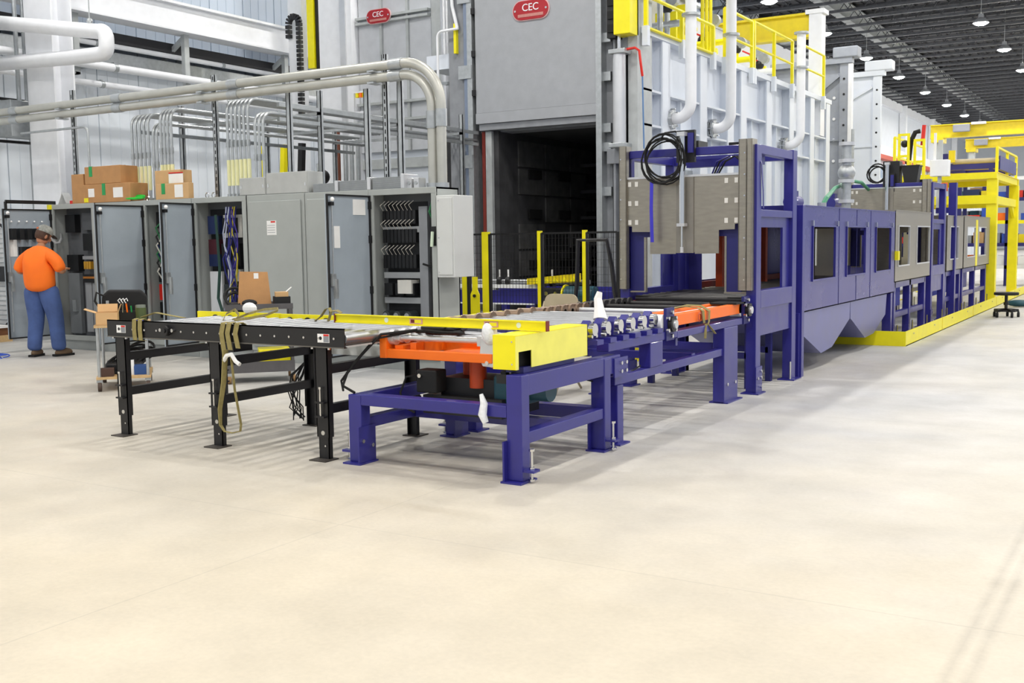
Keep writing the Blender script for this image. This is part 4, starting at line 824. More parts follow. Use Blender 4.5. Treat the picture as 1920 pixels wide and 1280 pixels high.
for k in range(13):
    y=7.98+k*.135
    r=B().cyl((-4.60,y,.875),((-3.66 if k%4==0 else -4.48),y,.875),.024,12).build('roller',ALU if k<5 else M('dark_roller','2e2c2c',.4,.4),t,smooth=True); B().cyl((-4.64,y,.875),(-4.53,y,.875),.052,14).cyl((-4.50,y,.875),(-4.48,y,.875),.06,14).build('collar',BRONZE if k<6 else M('dark_roller','2e2c2c',.4,.4),r,smooth=True)
yb_=B().box(-4.74,-4.70,6.55,7.45,.82,.88).build('yellow_edge_rail',YEL,t); B().prism([(-4.74,6.55,.88),(-4.70,6.55,.88),(-4.62,6.55,.93),(-4.66,6.55,.93)],(0,.9,0)).build('yellow_lip',YEL,yb_)
B().box(-4.72,-4.69,7.5,9.8,.80,.88).build('red_back_rail',M('rail_red_brown','8a3428',.5),t)
# orange beams with bright slide
for x,nm in ((-3.42,'orange_beam'),(-3.64,'orange_beam')): B().box(x-.03,x+.03,8.05,9.76,.79,.885).build(nm,ORG,t,bevel=.004)
B().box(-3.59,-3.47,8.0,9.6,.84,.865).build('white_slide',WHTP,t)
B().box(-3.62,-3.36,9.5,9.76,.885,.90).build('end_cover',BLKM,t)
# end housings
for y in (7.98,9.82):
    h=B().box(-3.385,-3.36,y-.11,y+.05,.69,.95).build('bearing_plate',BLUED,t); B().cyl((-3.50,y-.09,.83),(-3.39,y-.09,.83),.07,18).build('belt_wheel',WHTP,h,smooth=True); B().cyl((-3.36,y-.03,.82),(-3.325,y-.03,.82),.062,16).build('bearing_cap',BLK,h,smooth=True); B().cyl((-3.325,y-.03,.82),(-3.305,y-.03,.82),.035,14).build('hub',ALU,h,smooth=True)
    for k in range(6):
        a=k*math.pi/3+.5; B().cyl((-3.36,y-.03+.085*math.cos(a),.82+.095*math.sin(a)),(-3.335,y-.03+.085*math.cos(a),.82+.095*math.sin(a)),.016,8).build('nut',CHR,h)
B().tube([(-3.44,7.3,.80),(-3.43,7.5,.80),(-3.44,7.75,.79)],.018,8).build('silver_link',ALU,t,smooth=True)
t=thing('webbing_strap','olive strap knotted round the orange beam, ends dangling','strap',(-3.45,8.7,.8))
ribbon(B(),[(-3.66,8.75,.90),(-3.55,8.72,.91),(-3.42,8.7,.905),(-3.375,8.7,.88),(-3.375,8.72,.80),(-3.38,8.74,.77)],.05,(0,1,0)).build('wrap',STRAP,t); ribbon(B(),[(-3.60,8.5,.90),(-3.5,8.62,.93),(-3.42,8.75,.92),(-3.375,8.85,.87),(-3.37,8.83,.78),(-3.375,8.76,.70)],.04,(0,1,.2)).build('wrap',STRAP,t)
B().tube([(-3.375,8.76,.76),(-3.36,8.72,.70),(-3.355,8.70,.64)],.012,6,flat=.4).build('tail',STRAP,t); B().tube([(-3.375,8.80,.76),(-3.355,8.88,.70),(-3.35,8.93,.665)],.012,6,flat=.4).build('tail',STRAP,t)
B().lathe([(.03,-.005),(.042,0),(.03,.005)],(-3.375,8.62,.83),14,'X').build('ring',ORD,t)
o=B().tube([(-3.50,6.98,.92),(-3.52,7.0,1.0),(-3.54,7.02,1.07),(-3.53,7.03,1.12)],[.08,.055,.045,.03],8,flat=.6).build('white_rag',PAPER); tag(o,'twisted white rag standing on the first chrome bearings','rag')
# folding chair and black frame behind the line
t=thing('folding_chair','beige metal folding chair behind the infeed rollers','chair',(-5.2,9.4,0))
pts=[(-5.40,9.5,.68),(-5.40,9.5,.86)]+[Vector(p) for p in arc((-5.32,9.5,.88),.08,math.pi,math.pi/2,5,(1,0,0),(0,0,1))]+[Vector(p) for p in arc((-5.10,9.5,.88),.08,math.pi/2,0,5,(1,0,0),(0,0,1))]+[(-5.02,9.5,.68)]
B().prism([(p[0],9.5,p[2]) for p in map(Vector,pts)],(0,.02,0)).build('backrest',BEIGE,t); B().box(-5.42,-5.0,9.05,9.45,.43,.46).build('seat',BEIGE,t,bevel=.01)
for x in (-5.41,-5.01): B().tube([(x,9.52,.88),(x,9.3,.46),(x,9.0,0)],.012,6).build('leg',BEIGE,t); B().tube([(x,9.1,.46),(x,9.55,0)],.012,6).build('leg',BEIGE,t)
t=thing('black_trolley_frame','black tubular A-frame trolley behind the folding chair','trolley',(-5.4,10.6,0))
B().tube([(-5.78,10.7,.1),(-5.66,10.7,1.0),(-5.64,10.7,1.5),(-5.28,10.7,1.5),(-5.22,10.7,1.2),(-5.08,10.7,.1)],.025,8).build('frame_tube',BLK,t,smooth=True)
B().box(-5.76,-5.1,10.4,10.75,.08,.12).build('base',BLK,t)
for x in (-5.7,-5.15): B().cyl((x-.02,10.6,.05),(x+.02,10.6,.05),.05,12).build('wheel',BLKM,t)
B().box(-5.66,-5.18,10.69,10.71,.6,.65).build('cross_bar',BLK,t)
# ================================================================ PRESS GATE STATIONS
def gate():
    t=thing('gate_station','stainless lift gate in a blue frame carrying a hose coil, beside the orange beams','gate',(-4.03,9.85,0)); y=9.85
    for x,s in ((-4.68,1),(-3.43,-1)):
        p=B().box(x-.04,x+.04,y,y+.01,1.0,2.43).box(x-.04,x-.03,y,y+.12,1.0,2.43).box(x+.03,x+.04,y,y+.12,1.0,2.43).build('guide_channel',SS,t)
        for k in range(7): B().cyl((x-s*.02,y-.006,1.1+k*.2),(x-s*.02,y,1.1+k*.2),.008,6).build('rivet',CHR,p)
    c=B().box(-3.385,-3.34,y+.0,y+.008,1.0,2.43).box(-3.345,-3.335,y,y+.14,1.0,2.43).build('edge_strip',SS,t)
    for k in range(6): B().cyl((-3.336,y+.09,1.1+k*.24),(-3.328,y+.09,1.1+k*.24),.01,6).build('rivet',BLKD,c)
    for x in (-4.69,-3.36): 
        lg=B().box(x-.05,x+.05,y+.06,y+.20,.0,2.38).build('post',BLUE,t,bevel=.005); B().box(x-.08,x+.1,y+.0,y+.22,0,.012).build('foot_plate',BLUE,lg); B().box(x+.05,x+.062,y+.04,y+.22,.0,.26).build('foot_bracket',BLUE,lg)
        for z,dy in ((.15,.08),(.15,.18),(.06,.18),(.21,.18)): B().cyl((x+.06,y+dy,z),(x+.076,y+dy,z),.014,8).build('anchor_bolt',CHR,lg)
        lg=B().box(x-.05,x+.05,y+1.22,y+1.36,.0,2.40).build('post',BLUE,t,bevel=.005); B().box(x-.08,x+.1,y+1.15,y+1.42,0,.012).build('foot_plate',BLUE,lg); B().cyl((x+.05,y+1.18,.01),(x+.05,y+1.18,.20),.01,8).build('levelling_bolt',CHR,lg)
        B().box(x-.045,x+.045,y+.20,y+1.22,2.30,2.385).build('top_beam',BLUE,t,bevel=.004); B().box(x-.045,x+.045,y+.20,y+1.22,1.70,1.77).build('middle_beam',BLUE,t,bevel=.004); B().box(x-.05,x+.05,y+.20,y+1.22,.82,.99).build('lower_beam',BLUE,t,bevel=.004)
        B().box(x-.03,x+.03,y+.20,y+1.22,.55,.82).build('skirt_panel',BLUE,t)
        B().box(x-.012,x+.012,y+.20,y+1.22,1.60,1.70).box(x-.012,x+.012,y+1.0,y+1.22,.99,1.60).box(x-.012,x+.012,y+.20,y+.26,.99,1.60).build('window_panel',BLUE,t)
    B().box(-4.64,-3.41,y+.08,y+.16,2.31,2.385).build('front_top_beam',BLUE,t,bevel=.004); B().box(-4.2,-3.41,y+.5,y+.6,2.22,2.30).build('inner_beam',BLUE,t); B().box(-4.64,-3.41,y+1.24,y+1.34,2.30,2.39).build('rear_top_beam',BLUE,t)
    B().box(-4.64,-4.49,y+.10,y+.13,.98,1.64).box(-4.49,-4.40,y+.10,y+.13,1.52,1.60).build('jamb_panel',BLUED,t); B().box(-3.62,-3.47,y+.10,y+.13,.98,1.64).box(-3.72,-3.62,y+.10,y+.13,1.52,1.60).build('jamb_panel',BLUED,t)
    B().box(-4.49,-4.47,y+.095,y+.135,.98,1.52).box(-4.66,-4.47,y+.08,y+.135,.965,.98).build('jamb_trim',SS,t); B().box(-3.64,-3.62,y+.095,y+.135,.98,1.52).box(-3.64,-3.41,y+.08,y+.135,.965,.98).build('jamb_trim',SS,t)
    P_=[(-4.64,2.115),(-3.475,2.105),(-3.475,1.64),(-3.515,1.635),(-3.515,1.585),(-3.675,1.58),(-3.675,1.355),(-3.92,1.352),(-3.92,1.365),(-4.12,1.365),(-4.12,1.352),(-4.395,1.352),(-4.395,1.572),(-4.592,1.575),(-4.592,1.63),(-4.64,1.635)]
    g=B().prism([(a,y+.03,b) for a,b in P_],(0,.012,0)).build('gate_plate',SS,t)
    B().box(-4.64,-3.475,y+.02,y+.045,2.10,2.12).build('top_lip',ALU,g); B().box(-4.11,-3.93,y+.018,y+.03,1.36,2.10).build('centre_strip',SSD,g)
    for x in (-4.615,-4.54,-3.60,-3.50):
        for z in (2.05,1.86,1.67): B().box(x-.017,x+.017,y+.024,y+.03,z-.024,z+.024).build('cut_slot',M('slot_white','e2e0da',.5),g)
    cy=B().cyl((-4.03,y-.03,1.64),(-4.03,y-.03,2.50),.032,16).build('cylinder_barrel',CHR,t,smooth=True)
    B().box(-4.07,-3.99,y-.07,y+.01,1.62,1.65).build('cylinder_cap',ALU,cy); B().box(-4.07,-3.99,y-.07,y+.01,2.49,2.53).build('cylinder_cap',ALU,cy); B().cyl((-4.03,y-.03,1.40),(-4.03,y-.03,1.63),.010,8).build('piston_rod',CHR,cy,smooth=True); B().cyl((-4.03,y-.03,1.365),(-4.03,y-.03,1.42),.018,8).build('rod_eye',ALU,cy)
    B().box(-4.11,-3.92,y+.02,y+.06,2.24,2.55).build('mount_plate',BLK,t); B().box(-3.98,-3.93,y-.01,y+.02,2.33,2.52).build('blue_valve',BLUE,t)
    B().box(-4.07,-3.99,y+.3,y+.55,2.385,2.47).build('rear_valve',BLK,t); B().box(-3.75,-3.55,y+.5,y+.6,2.385,2.45).build('rear_valve',BLK,t)
    return t
g1=gate(); g2=copy_tree(g1,loc=g1.location+Vector((0,9.0,0)),label='stainless lift gate in a blue frame farther down the line, plate raised')
for c in list(g2.children):
    if c.name.startswith(('gate_plate','cylinder_barrel')): c.location.z+=.2
t=thing('hose_coil','coiled black hoses hung on the gate cylinder, blue tail below','hose',(-4.22,9.80,2.25))
B().tube(coil((-4.21,9.79,2.27),.20,7,(1,0,0),(0,0,1),.028,22,1.05),.008,6).build('coil',BLKM,t,smooth=True); B().tube([(-4.25,9.79,2.46),(-4.2,9.8,2.53),(-4.1,9.82,2.54),(-4.05,9.82,2.5)],.009,6).build('tail_up',BLKM,t,smooth=True)
ribbon(B(),[(-4.33,9.775,2.06),(-4.335,9.775,1.8),(-4.33,9.775,1.6),(-4.325,9.775,1.47)],.035).build('blue_tail',M('tail_blue','3a34c0',.4),t)
t=thing('air_lines','black and blue air lines looping behind the gate plate','hose',(-3.8,10.2,2.2))
for k in range(4): B().tube([(-3.86+k*.02,10.15,2.1),(-3.80+k*.03,10.15,2.25),(-3.70+k*.02,10.2,2.30)],.009,6).build('line',BLKM if k%2 else BLUE,t,smooth=True); B().tube([(-3.63+k*.02,10.2,2.30),(-3.54+k*.015,10.15,2.24),(-3.52+k*.01,10.15,2.1)],.009,6).build('line',BLKM,t,smooth=True)
ribbon(B(),[(-3.38,9.98,2.40),(-3.30,10.02,2.2),(-3.295,10.05,1.95),(-3.30,10.08,1.78)],.03,(0,1,0)).build('blue_hose',BLUE,t)
# ================================================================ WASH TUNNEL ENCLOSURES
def wall_with_windows(x,y0,y1,z0,z1,wins,th):
    b=B(); ys=[y0]+[v for w in wins for v in (w[0],w[1])]+[y1]
    for i in range(0,len(ys),2): b.box(x-th,x,ys[i],ys[i+1],z0,z1)
    for w in wins: b.box(x-th,x,w[0],w[1],z0,w[2]); b.box(x-th,x,w[0],w[1],w[3],z1)
    return b
def tunnel(name,label,y0,y1,z0,z1,wins,mat,trim,panes=True):
    t=thing(name,label,'enclosure',(-4,y0,0))
    wall_with_windows(-3.30,y0,y1,z0,z1,wins,.012).build('side_panel',mat,t); wall_with_windows(-4.69,y0,y1,z0,z1,wins[:1],.012).build('side_panel',mat,t)
    B().box(-4.70,-3.29,y0,y1,z1,z1+.012).build('roof_panel',mat,t); B().box(-4.70,-3.3,y0,y1,z0,z0+.012).build('floor_pan',SSD,t)
    wall=B(); wall.box(-4.69,-4.45,y0,y0+.012,z0,z1).box(-3.55,-3.3,y0,y0+.012,z0,z1).box(-4.45,-3.55,y0,y0+.012,1.62,z1).build('end_panel',mat,t)
    for w in wins: B().frameX(w[0],w[1],w[2],w[3],-3.312,-3.285,.02).build('window_trim',trim,t)
    return t
t=tunnel('wash_tunnel','blue wash tunnel enclosure with three square windows and twin hoppers',11.42,15.98,.69,1.83,[(11.76,12.72,1.01,1.63),(13.23,14.20,1.01,1.63),(14.78,15.70,1.01,1.63)],M('tunnel_blue_steel','3d3a88',.28,.3,var=.06,scale=1.2),BLUE)
for y in (12.9,13.75,14.5): B().box(-3.30,-3.296,y-.003,y+.003,.69,1.83).build('seam',BLUED,t)
for y in (11.72,12.76,13.19,14.24,14.74,15.74): B().box(-3.30,-3.27,y-.015,y+.015,1.62,1.68).build('window_hook',CHR,t)
HOP=M('hopper_steel','7476a8',.35,.45,var=.1,scale=3)
for pl in ([(11.50,.69),(11.50,.44),(12.25,.17),(12.72,.20),(13.54,.48),(13.56,.69)],[(13.57,.69),(13.58,.48),(14.36,.17),(14.85,.19),(15.55,.40),(15.62,.69)]): B().prism([(-4.68,a,b) for a,b in pl],(1.36,0,0)).build('hopper',HOP,t)
for y in (11.36,15.85): 
    for x in (-4.66,-3.36): B().box(x-.06,x+.06,y-.06,y+.06,0,.69).build('leg',BLUE,t,bevel=.005)
B().box(-4.72,-3.28,11.32,11.42,.0,1.84).box(0,0,0,0,0,0).build('end_frame',BLUE,t)if False else None
for x in (-4.66,-3.34): B().box(x-.06,x+.06,11.33,11.42,.0,1.84).build('end_post',BLUE,t,bevel=.005)
B().box(-4.6,-3.4,11.33,11.42,1.70,1.84).build('end_beam',BLUE,t)
# inside: orange brush posts, rollers, dark plates
for y in (12.0,13.6,15.0): B().box(-4.5,-4.42,y,y+.08,.72,1.75).build('inner_post',ORD if y<14 else SSD,t)
for k in range(26): B().cyl((-4.6,11.5+k*.17,.90),(-3.4,11.5+k*.17,.90),.035,10).build('roller',SSD,t,smooth=True)
B().box(-4.62,-4.58,11.5,15.9,.92,1.0).build('guide_rail',M('rail_red_brown','8a3428',.5),t)
t=tunnel('rinse_tunnel','stainless rinse tunnel with two windows and blue legs',16.02,18.72,.83,1.86,[(16.2,17.0,1.05,1.65),(17.56,18.62,1.05,1.65)],SS,ALU)
B().box(-3.30,-3.25,16.0,16.1,1.15,1.28).build('yellow_switch',YEL,t)
def legs(t,ys,z1):
    for y in ys:
        for x in (-4.6,-3.38): 
            l=B().box(x-.05,x+.05,y-.06,y+.06,.0,z1).build('leg',BLUE,t,bevel=.005); B().box(x-.08,x+.08,y-.1,y+.1,0,.012).build('foot_plate',BLUE,l); B().cyl((x+.09,y,.0),(x+.09,y,.2),.012,6).build('levelling_bolt',CHR,l)
    y0,y1=ys[0],ys[-1]
    for x in (-4.6,-3.38): B().box(x-.05,x+.05,y0,y1,z1-.09,z1).build('rail',BLUE,t); B().box(x-.04,x+.04,y0,y1,.30,.38).build('low_rail',BLUE,t)
    for i in range(len(ys)-1): B().box(-3.72,-3.70,ys[i]+.1,ys[i+1]-.1,.36,z1-.1).build('tank_panel',M('tank_blue','2c3cc0',.4,var=.1),t)
legs(t,(16.2,17.3,18.5),.83)
t=tunnel('dryer_tunnel','second stainless tunnel with two windows beside the yellow platform legs',22.2,25.75,.85,1.86,[(22.55,23.6,1.05,1.66),(24.05,25.1,1.05,1.66)],SS,ALU); legs(t,(22.35,23.9,25.5),.85)
B().box(-3.30,-3.295,23.7,23.95,.86,1.8).build('yellow_stripe',YEL,t)
t=tunnel('middle_tunnel','short stainless tunnel section between blue posts',20.3,22.1,.85,1.84,[(20.6,21.5,1.05,1.66)],SS,ALU); legs(t,(20.4,21.2,22.0),.85)
t=thing('roller_bed','dark roller bed running through both gate frames','conveyor',(-4,10,0))
for k in range(9): B().cyl((-4.6,10.0+k*.155,.90),(-3.45,10.0+k*.155,.90),.034,10).build('roller',M('dark_roller','2e2c2c',.4,.4),t,smooth=True)
for x in (-4.62,-3.44): B().box(x-.025,x+.025,9.85,11.33,.80,.88).build('side_rail',M('rail_red_brown','8a3428',.5) if x<-4 else BLKD,t)
for x in (-4.55,-3.5):
    for y in (10.25,10.9): B().box(x-.03,x+.03,y-.03,y+.03,0,.8).build('leg',BLUED,t)
B().box(-4.55,-3.5,10.22,10.28,.3,.36).build('cross_beam',BLUED,t); B().box(-4.55,-3.5,10.87,10.93,.3,.36).build('cross_beam',BLUED,t)
# things on top of the tunnels
t=thing('hopper_bin','black tapered feed bin standing on the raised gate beam','bin',(-3.7,18.9,2.37)); B().prism([(-3.79,19.0,2.385),(-3.59,19.0,2.385),(-3.55,19.0,2.67),(-3.84,19.0,2.67)],(0,.25,0)).build('shell',BLK,t); B().box(-3.85,-3.54,18.99,19.26,2.66,2.68).build('rim',BLK,t); B().box(-3.8,-3.58,18.95,19.05,2.385,2.395).build('base',BLK,t)
t=thing('black_cabinet','square black box with looped cables on the farther gate','box',(-3.98,18.9,2.38)); B().box(-4.13,-3.86,18.95,19.2,2.385,2.76).build('body',BLK,t,bevel=.01); B().tube(coil((-4.22,18.93,2.55),.14,3,(1,0,0),(0,0,1),.02),.012,6).build('cable_loop',BLKM,t,smooth=True)
t=thing('green_hose','thick green hose arching from tunnel roof to the stainless gate','hose',(-4.8,18,1.9)); B().tube([at(1541,388,Z=1.842),at(1549,372,Y=at(1541,388,Z=1.842).y+.1),at(1566,352,Y=16.2),at(1596,339,Y=17.2),at(1615,342,Y=18.0),at(1628,355,Y=18.8)],.028,10).build('hose_run',M('hose_green','3f8a68',.5),t,smooth=True); hp=at(1541,388,Z=1.842); B().cyl(hp,hp+Vector((0,0,.05)),.05,10).build('coupling',GALV,t)
for i,(x,y,l) in enumerate(((-4.3,14.4,'blue pump motor on the blue tunnel roof'),(-4.35,16.6,'small blue valve motor on the rinse tunnel roof'),(-4.2,12.1,'blue terminal box on the blue tunnel roof'))):
    z=1.842 if i!=1 else 1.872; t=thing('roof_motor',l,'motor',(x,y,z)); B().box(x-.12,x+.12,y-.15,y+.15,z,z+.04).build('base',GALV,t); B().cyl((x,y-.18,z+.13),(x,y+.18,z+.13),.09,14).build('body',BLUE,t,smooth=True); B().box(x-.05,x+.05,y-.08,y+.06,z+.2,z+.28).build('terminal_box',BLUE,t); B().cyl((x,y+.18,z+.13),(x,y+.3,z+.13),.03,8).build('shaft',ALU,t)
t=thing('manifold','silver flanged valve stack on the rinse tunnel roof','valve',(-4.0,16.3,1.87)); B().cyl((-4.1,16.4,1.872),(-4.1,16.4,2.9),.07,12).build('column',GALV,t,smooth=True)
for z in (2.0,2.3,2.6,2.85): B().cyl((-4.1,16.4,z),(-4.1,16.4,z+.05),.12,12).build('flange',ALU,t,smooth=True)
B().ball((-4.1,16.4,2.45),.13,8).build('valve_body',GALV,t,smooth=True)
# ================================================================ YELLOW KERB
t=thing('floor_kerb','yellow angle kerb on the floor along the tunnels','kerb',(-2.95,15.1,0))
B().box(-2.965,-2.95,15.12,40,0,.20).build('long_side',YEL,t); B().box(-3.06,-2.95,15.12,40,0,.012).build('base_flange',YEL,t); B().box(-4.6,-2.95,15.105,15.12,0,.20).build('short_side',YEL,t)
for k in range(9): B().cyl((-2.95,15.6+k*1.6,.14),(-2.935,15.6+k*1.6,.14),.014,6).build('bolt',CHR,t)
for k in range(6): B().box(-2.951,-2.946,17.9+k*3.2,17.92+k*3.2,0,.2).build('joint',YELG,t)
# ================================================================ FENCE AND LOADER IN FRONT OF THE FURNACE
fy=12.3
t=thing('safety_fence','yellow-posted black mesh safety fence before the furnace mouth','fence',(-7,fy,0))
for x,w_ in ((-7.90,.105),(-7.055,.05),(-6.385,.05)): 
    B().box(x-w_/2,x+w_/2,fy-.03,fy+.03,0,1.63).build('post',YEL,t); B().box(x+w_/2,x+w_/2+.03,fy-.03,fy+.02,0,1.6).build('dark_edge',BLK,t); B().box(x-.08,x+.08,fy-.06,fy+.06,0,.01).build('foot_plate',BLK,t)
B().box(-5.93,-5.88,fy-.025,fy+.025,0,1.6).build('end_post',BLK,t)
for i,(xa,xb) in enumerate(((-8.3,-7.93),(-7.83,-7.08),(-7.02,-6.41),(-6.35,-5.93))):
    B().box(xa,xb,fy-.015,fy+.015,1.585,1.61).build('panel_rail',BLK,t); B().box(xa,xb,fy-.015,fy+.015,.12,.145).build('panel_rail',BLK,t)
    x=xa
    while x<xb: B().box(x-.002,x+.002,fy-.002,fy+.002,.14,1.59).build('wire',BLK,t); x+=.05
    for k in range(15): B().box(xa,xb,fy+.002,fy+.005,.2+k*.095,.203+k*.095).build('cross_wire',BLK,t)
t=thing('gate_lock_post','yellow interlock plate with round black button by the end enclosure','interlock',(-8.1,fy,0))
B().prism([(-8.13,fy-.06,.1),(-7.99,fy-.06,.1),(-7.99,fy-.06,.78),(-8.02,fy-.06,.84),(-8.02,fy-.06,1.02),(-8.10,fy-.06,1.02),(-8.10,fy-.06,.84),(-8.13,fy-.06,.78)],(0,.02,0)).build('plate',YEL,t); B().cyl((-8.06,fy-.08,.76),(-8.06,fy-.06,.76),.022,12).build('button',BLK,t); B().box(-8.28,-8.20,fy-.04,fy+.02,0,1.03).build('yellow_post',YEL,t); B().box(-8.2,-8.16,fy-.04,fy+.02,0,1.03).build('black_edge',BLK,t); B().box(-8.28,-7.97,fy-.06,fy+.02,.0,.1).build('base',YEL,t)
t=thing('loading_table','blue loading table with white rail and yellow chain cover at the furnace mouth','conveyor',(-7.9,13.7,0))
B().box(-9.4,-6.4,13.6,13.68,.57,.77).build('front_beam',BLUE,t); B().box(-9.4,-7.85,13.56,13.6,.80,.86).build('white_rail',WHT,t); B().box(-9.4,-7.9,13.55,13.6,.56,.58).build('white_edge',WHT,t)
B().box(-9.4,-6.4,15.0,15.08,.57,.77).build('rear_beam',BLUE,t)
for x in (-9.3,-8.0,-6.5): B().box(x-.05,x+.05,13.6,13.7,0,.57).build('leg',BLUE,t); B().box(x-.05,x+.05,15.0,15.1,0,.57).build('leg',BLUE,t); B().box(x-.05,x+.05,13.7,15.0,.6,.7).build('cross_beam',BLUE,t)
B().cyl((-9.3,13.62,.90),(-7.0,13.62,.90),.035,12).build('shaft',ROLL,t,smooth=True)
for x in (-8.5,-8.35,-7.75,-7.6): B().cyl((x-.03,13.62,.9),(x+.03,13.62,.9),.075,14).build('sprocket',BLK,t,smooth=True); B().cyl((x,13.6,.97),(x,13.6,1.08),.012,6).build('pin',WHTP,t)
B().prism([(-7.97,13.5,.86),(-7.10,13.5,.91),(-7.10,13.5,1.03),(-7.97,13.5,.95)],(0,.05,0)).build('yellow_cover',YELG,t)
for k in range(5): B().prism([(-7.85+k*.15,13.49,.88+k*.009),(-7.74+k*.15,13.49,.885+k*.009),(-7.80+k*.15,13.49,.95+k*.009)],(0,.01,0)).build('cover_rib',YEL,t)
B().cyl((-7.3,13.5,.72),(-6.85,13.5,.72),.13,16).build('drive_motor',TEAL,t,smooth=True); B().box(-7.75,-7.3,13.42,13.58,.66,.82).build('gearbox',BLKD,t,bevel=.02); B().cyl((-7.33,13.5,.72),(-7.31,13.5,.72),.15,16).build('yellow_ring',YEL,t)
for x in (-7.6,-7.45): B().cyl((x,13.41,.74),(x,13.43,.74),.03,10).build('chrome_boss',CHR,t)
o=B().box(-7.9,-7.5,12.0,12.2,.0,.46).build('tool_chest',BLUED); tag(o,'low blue chest on the floor before the mesh fence','chest')
o=B().box(-8.5,-7.6,11.6,11.9,.0,.40).build('steel_bench',M('bench_grey','7c8086',.5,.3)); tag(o,'low grey steel bench below the end enclosure','bench')
# yellow post seen through the gate, and grey-white machine behind
t=thing('yellow_bollard','slim yellow floor post seen through the gate opening','post',(-5.6,12.1,0)); B().box(-5.66,-5.56,12.05,12.15,0,1.6).build('tube',YEL,t); B().box(-5.72,-5.5,12.0,12.2,0,.012).build('base_plate',YEL,t)
# ================================================================ LIFT DOOR TOWERS BEYOND THE FURNACE
def tower(name,label,x0,x1,y,ztop,zb,mat,box):
    t=thing(name,label,'tower',((x0+x1)/2,y,0)); 
    B().box(x0,x1,y,y+.06,zb,ztop).build('face_plate',mat,t); B().box(x1-.22,x1,y-.08,y,0,ztop).build('side_post',mat,t); B().box(x0-.1,x0+.1,y-.08,y,0,ztop).build('side_post',mat,t)
    B().box(x0,x1+.1,y-.12,y+.1,ztop,ztop+.14).build('head_beam',mat,t); B().box(box[0],box[1],y-.15,y+.3,ztop+.14,ztop+.42).build('motor_cover',mat,t,bevel=.03)
    B().bar((x0+.1,y-.03,ztop-1.6),(x1-.25,y-.03,ztop-.3),.08).bar((x0+.1,y-.03,ztop-3.0),(x1-.25,y-.03,ztop-4.2),.08).build('brace',mat,t)
    B().box(x0,x1,y-.04,y,ztop-2.0,ztop-1.95).build('seam_bar',mat,t)
    for k in range(10): B().cyl((x1-.11,y-.09,ztop-.4-k*.4),(x1-.11,y-.08,ztop-.4-k*.4),.03,8).build('rivet',BLK,t)
    return t
t=tower('door_tower','grey riveted lift-door tower past the furnace end',-9.3,-7.22,29,6.02,0,M('tower_grey','9aa0ab',.5),(-7.62,-6.98))
for k in range(4): 
    for j in range(3): B().cyl((-7.6-j*.5,28.985,3.5+k*.55),(-7.6-j*.5,29.0,3.5+k*.55),.04,8).build('hole_plug',WHT,t)
B().box(-7.22,-7.12,28.9,29.05,3.9,6.0).build('white_strip',WHT,t); B().cyl((-7.1,28.95,0),(-7.1,28.95,4.3),.05,10).build('conduit',GALV,t,smooth=True)
tower('door_tower','white lift-door tower with diagonal braces behind the grey one',-9.9,-7.05,32,6.05,0,FURN,(-7.5,-6.75))
# more furnace bodies down the line
for i,(y0,y1,xx) in enumerate(((33,42,-7.6),(54,64,-8.0))):
    t=thing('quench_module','white furnace module farther down the hall '+('behind the white tower' if i==0 else 'before the first yellow crane'),'furnace',(xx-2,y0,0)); B().box(xx-4,xx,y0,y1,0,3.3+i*.2).build('shell',FURN,t)
    for k in range(5): B().box(xx,xx+.1,y0+.3+k*1.8,y0+.5+k*1.8,0,3.3).build('side_post',FURN,t)
# ================================================================ BRIDGE CRANES
for i,(y,z0,z1,l) in enumerate(((52,5.9,6.42,'yellow overhead crane bridge nearest the lift towers'),(66,6.40,6.85,'yellow overhead crane bridge beyond the first one'))):
    t=thing('bridge_crane',l,'crane',(-7,y,z0)); xl=-9.25-i*.6
    B().box(xl,6,y-.06,y+.06,z0,z1).box(xl,6,y-.2,y+.2,z0-.04,z0).box(xl,6,y-.2,y+.2,z1,z1+.04).build('girder',YELG,t)
    hx=-7.9 if i==0 else -9.0
    h=B().box(hx-.35,hx+.35,y-.45,y-.2,z1-.35,z1-.02).build('hoist',M('hoist_grey','9a9ca4',.5),t,bevel=.03); B().box(hx+.4,hx+1.0,y-.4,y-.1,z1-.05,z1+.05).build('hoist_cover',WHT,h)
    B().box(xl+.2,xl+.5,y-.25,y+.25,0,z0-.04).build('leg_column',GST,t); B().box(5.2,5.6,y-.25,y+.25,0,z0-.04).build('leg_column',GST,t)
    B().box(xl+.1,xl+.6,y-.5,y+.5,z0-.25,z0-.04).build('end_carriage',YELG,t)
# ================================================================ YELLOW PLATFORM AT THE LINE END
t=thing('yellow_platform','yellow steel platform straddling the end of the line','platform',(-4.2,28,0)); YP=t
for x in (-3.30,-5.4):
    for y in (26.0,30.0): 
        p=B().box(x-.11,x+.11,y-.11,y+.11,0,2.72).build('post',YEL,t,bevel=.006); B().box(x-.2,x+.2,y-.2,y+.2,0,.02).build('base_plate',YEL,p)
    B().box(x-.08,x+.08,26.1,29.9,2.72,2.86).build('side_beam',YEL,t); B().prism([(x-.03,29.9,1.9),(x-.03,29.9,2.3),(x-.03,29.2,2.3),(x-.03,29.4,2.15)],(.06,0,0)).build('gusset',YEL,t); B().box(x-.07,x+.07,26.1,29.9,2.18,2.36).build('low_side_beam',YEL,t)
for y in (25.9,30.0): B().box(-5.5,-3.2,y-.07,y+.07,2.73,2.86).build('cross_beam',YEL,t); B().box(-5.5,-3.2,y-.07,y+.07,2.18,2.37).build('low_cross_beam',YEL,t)
B().box(-5.5,-3.2,26,30,2.86,2.88).build('deck',YELG,t)
B().box(-5.0,-4.35,25.82,25.86,2.72,2.84).build('left_fascia',YEL,t)
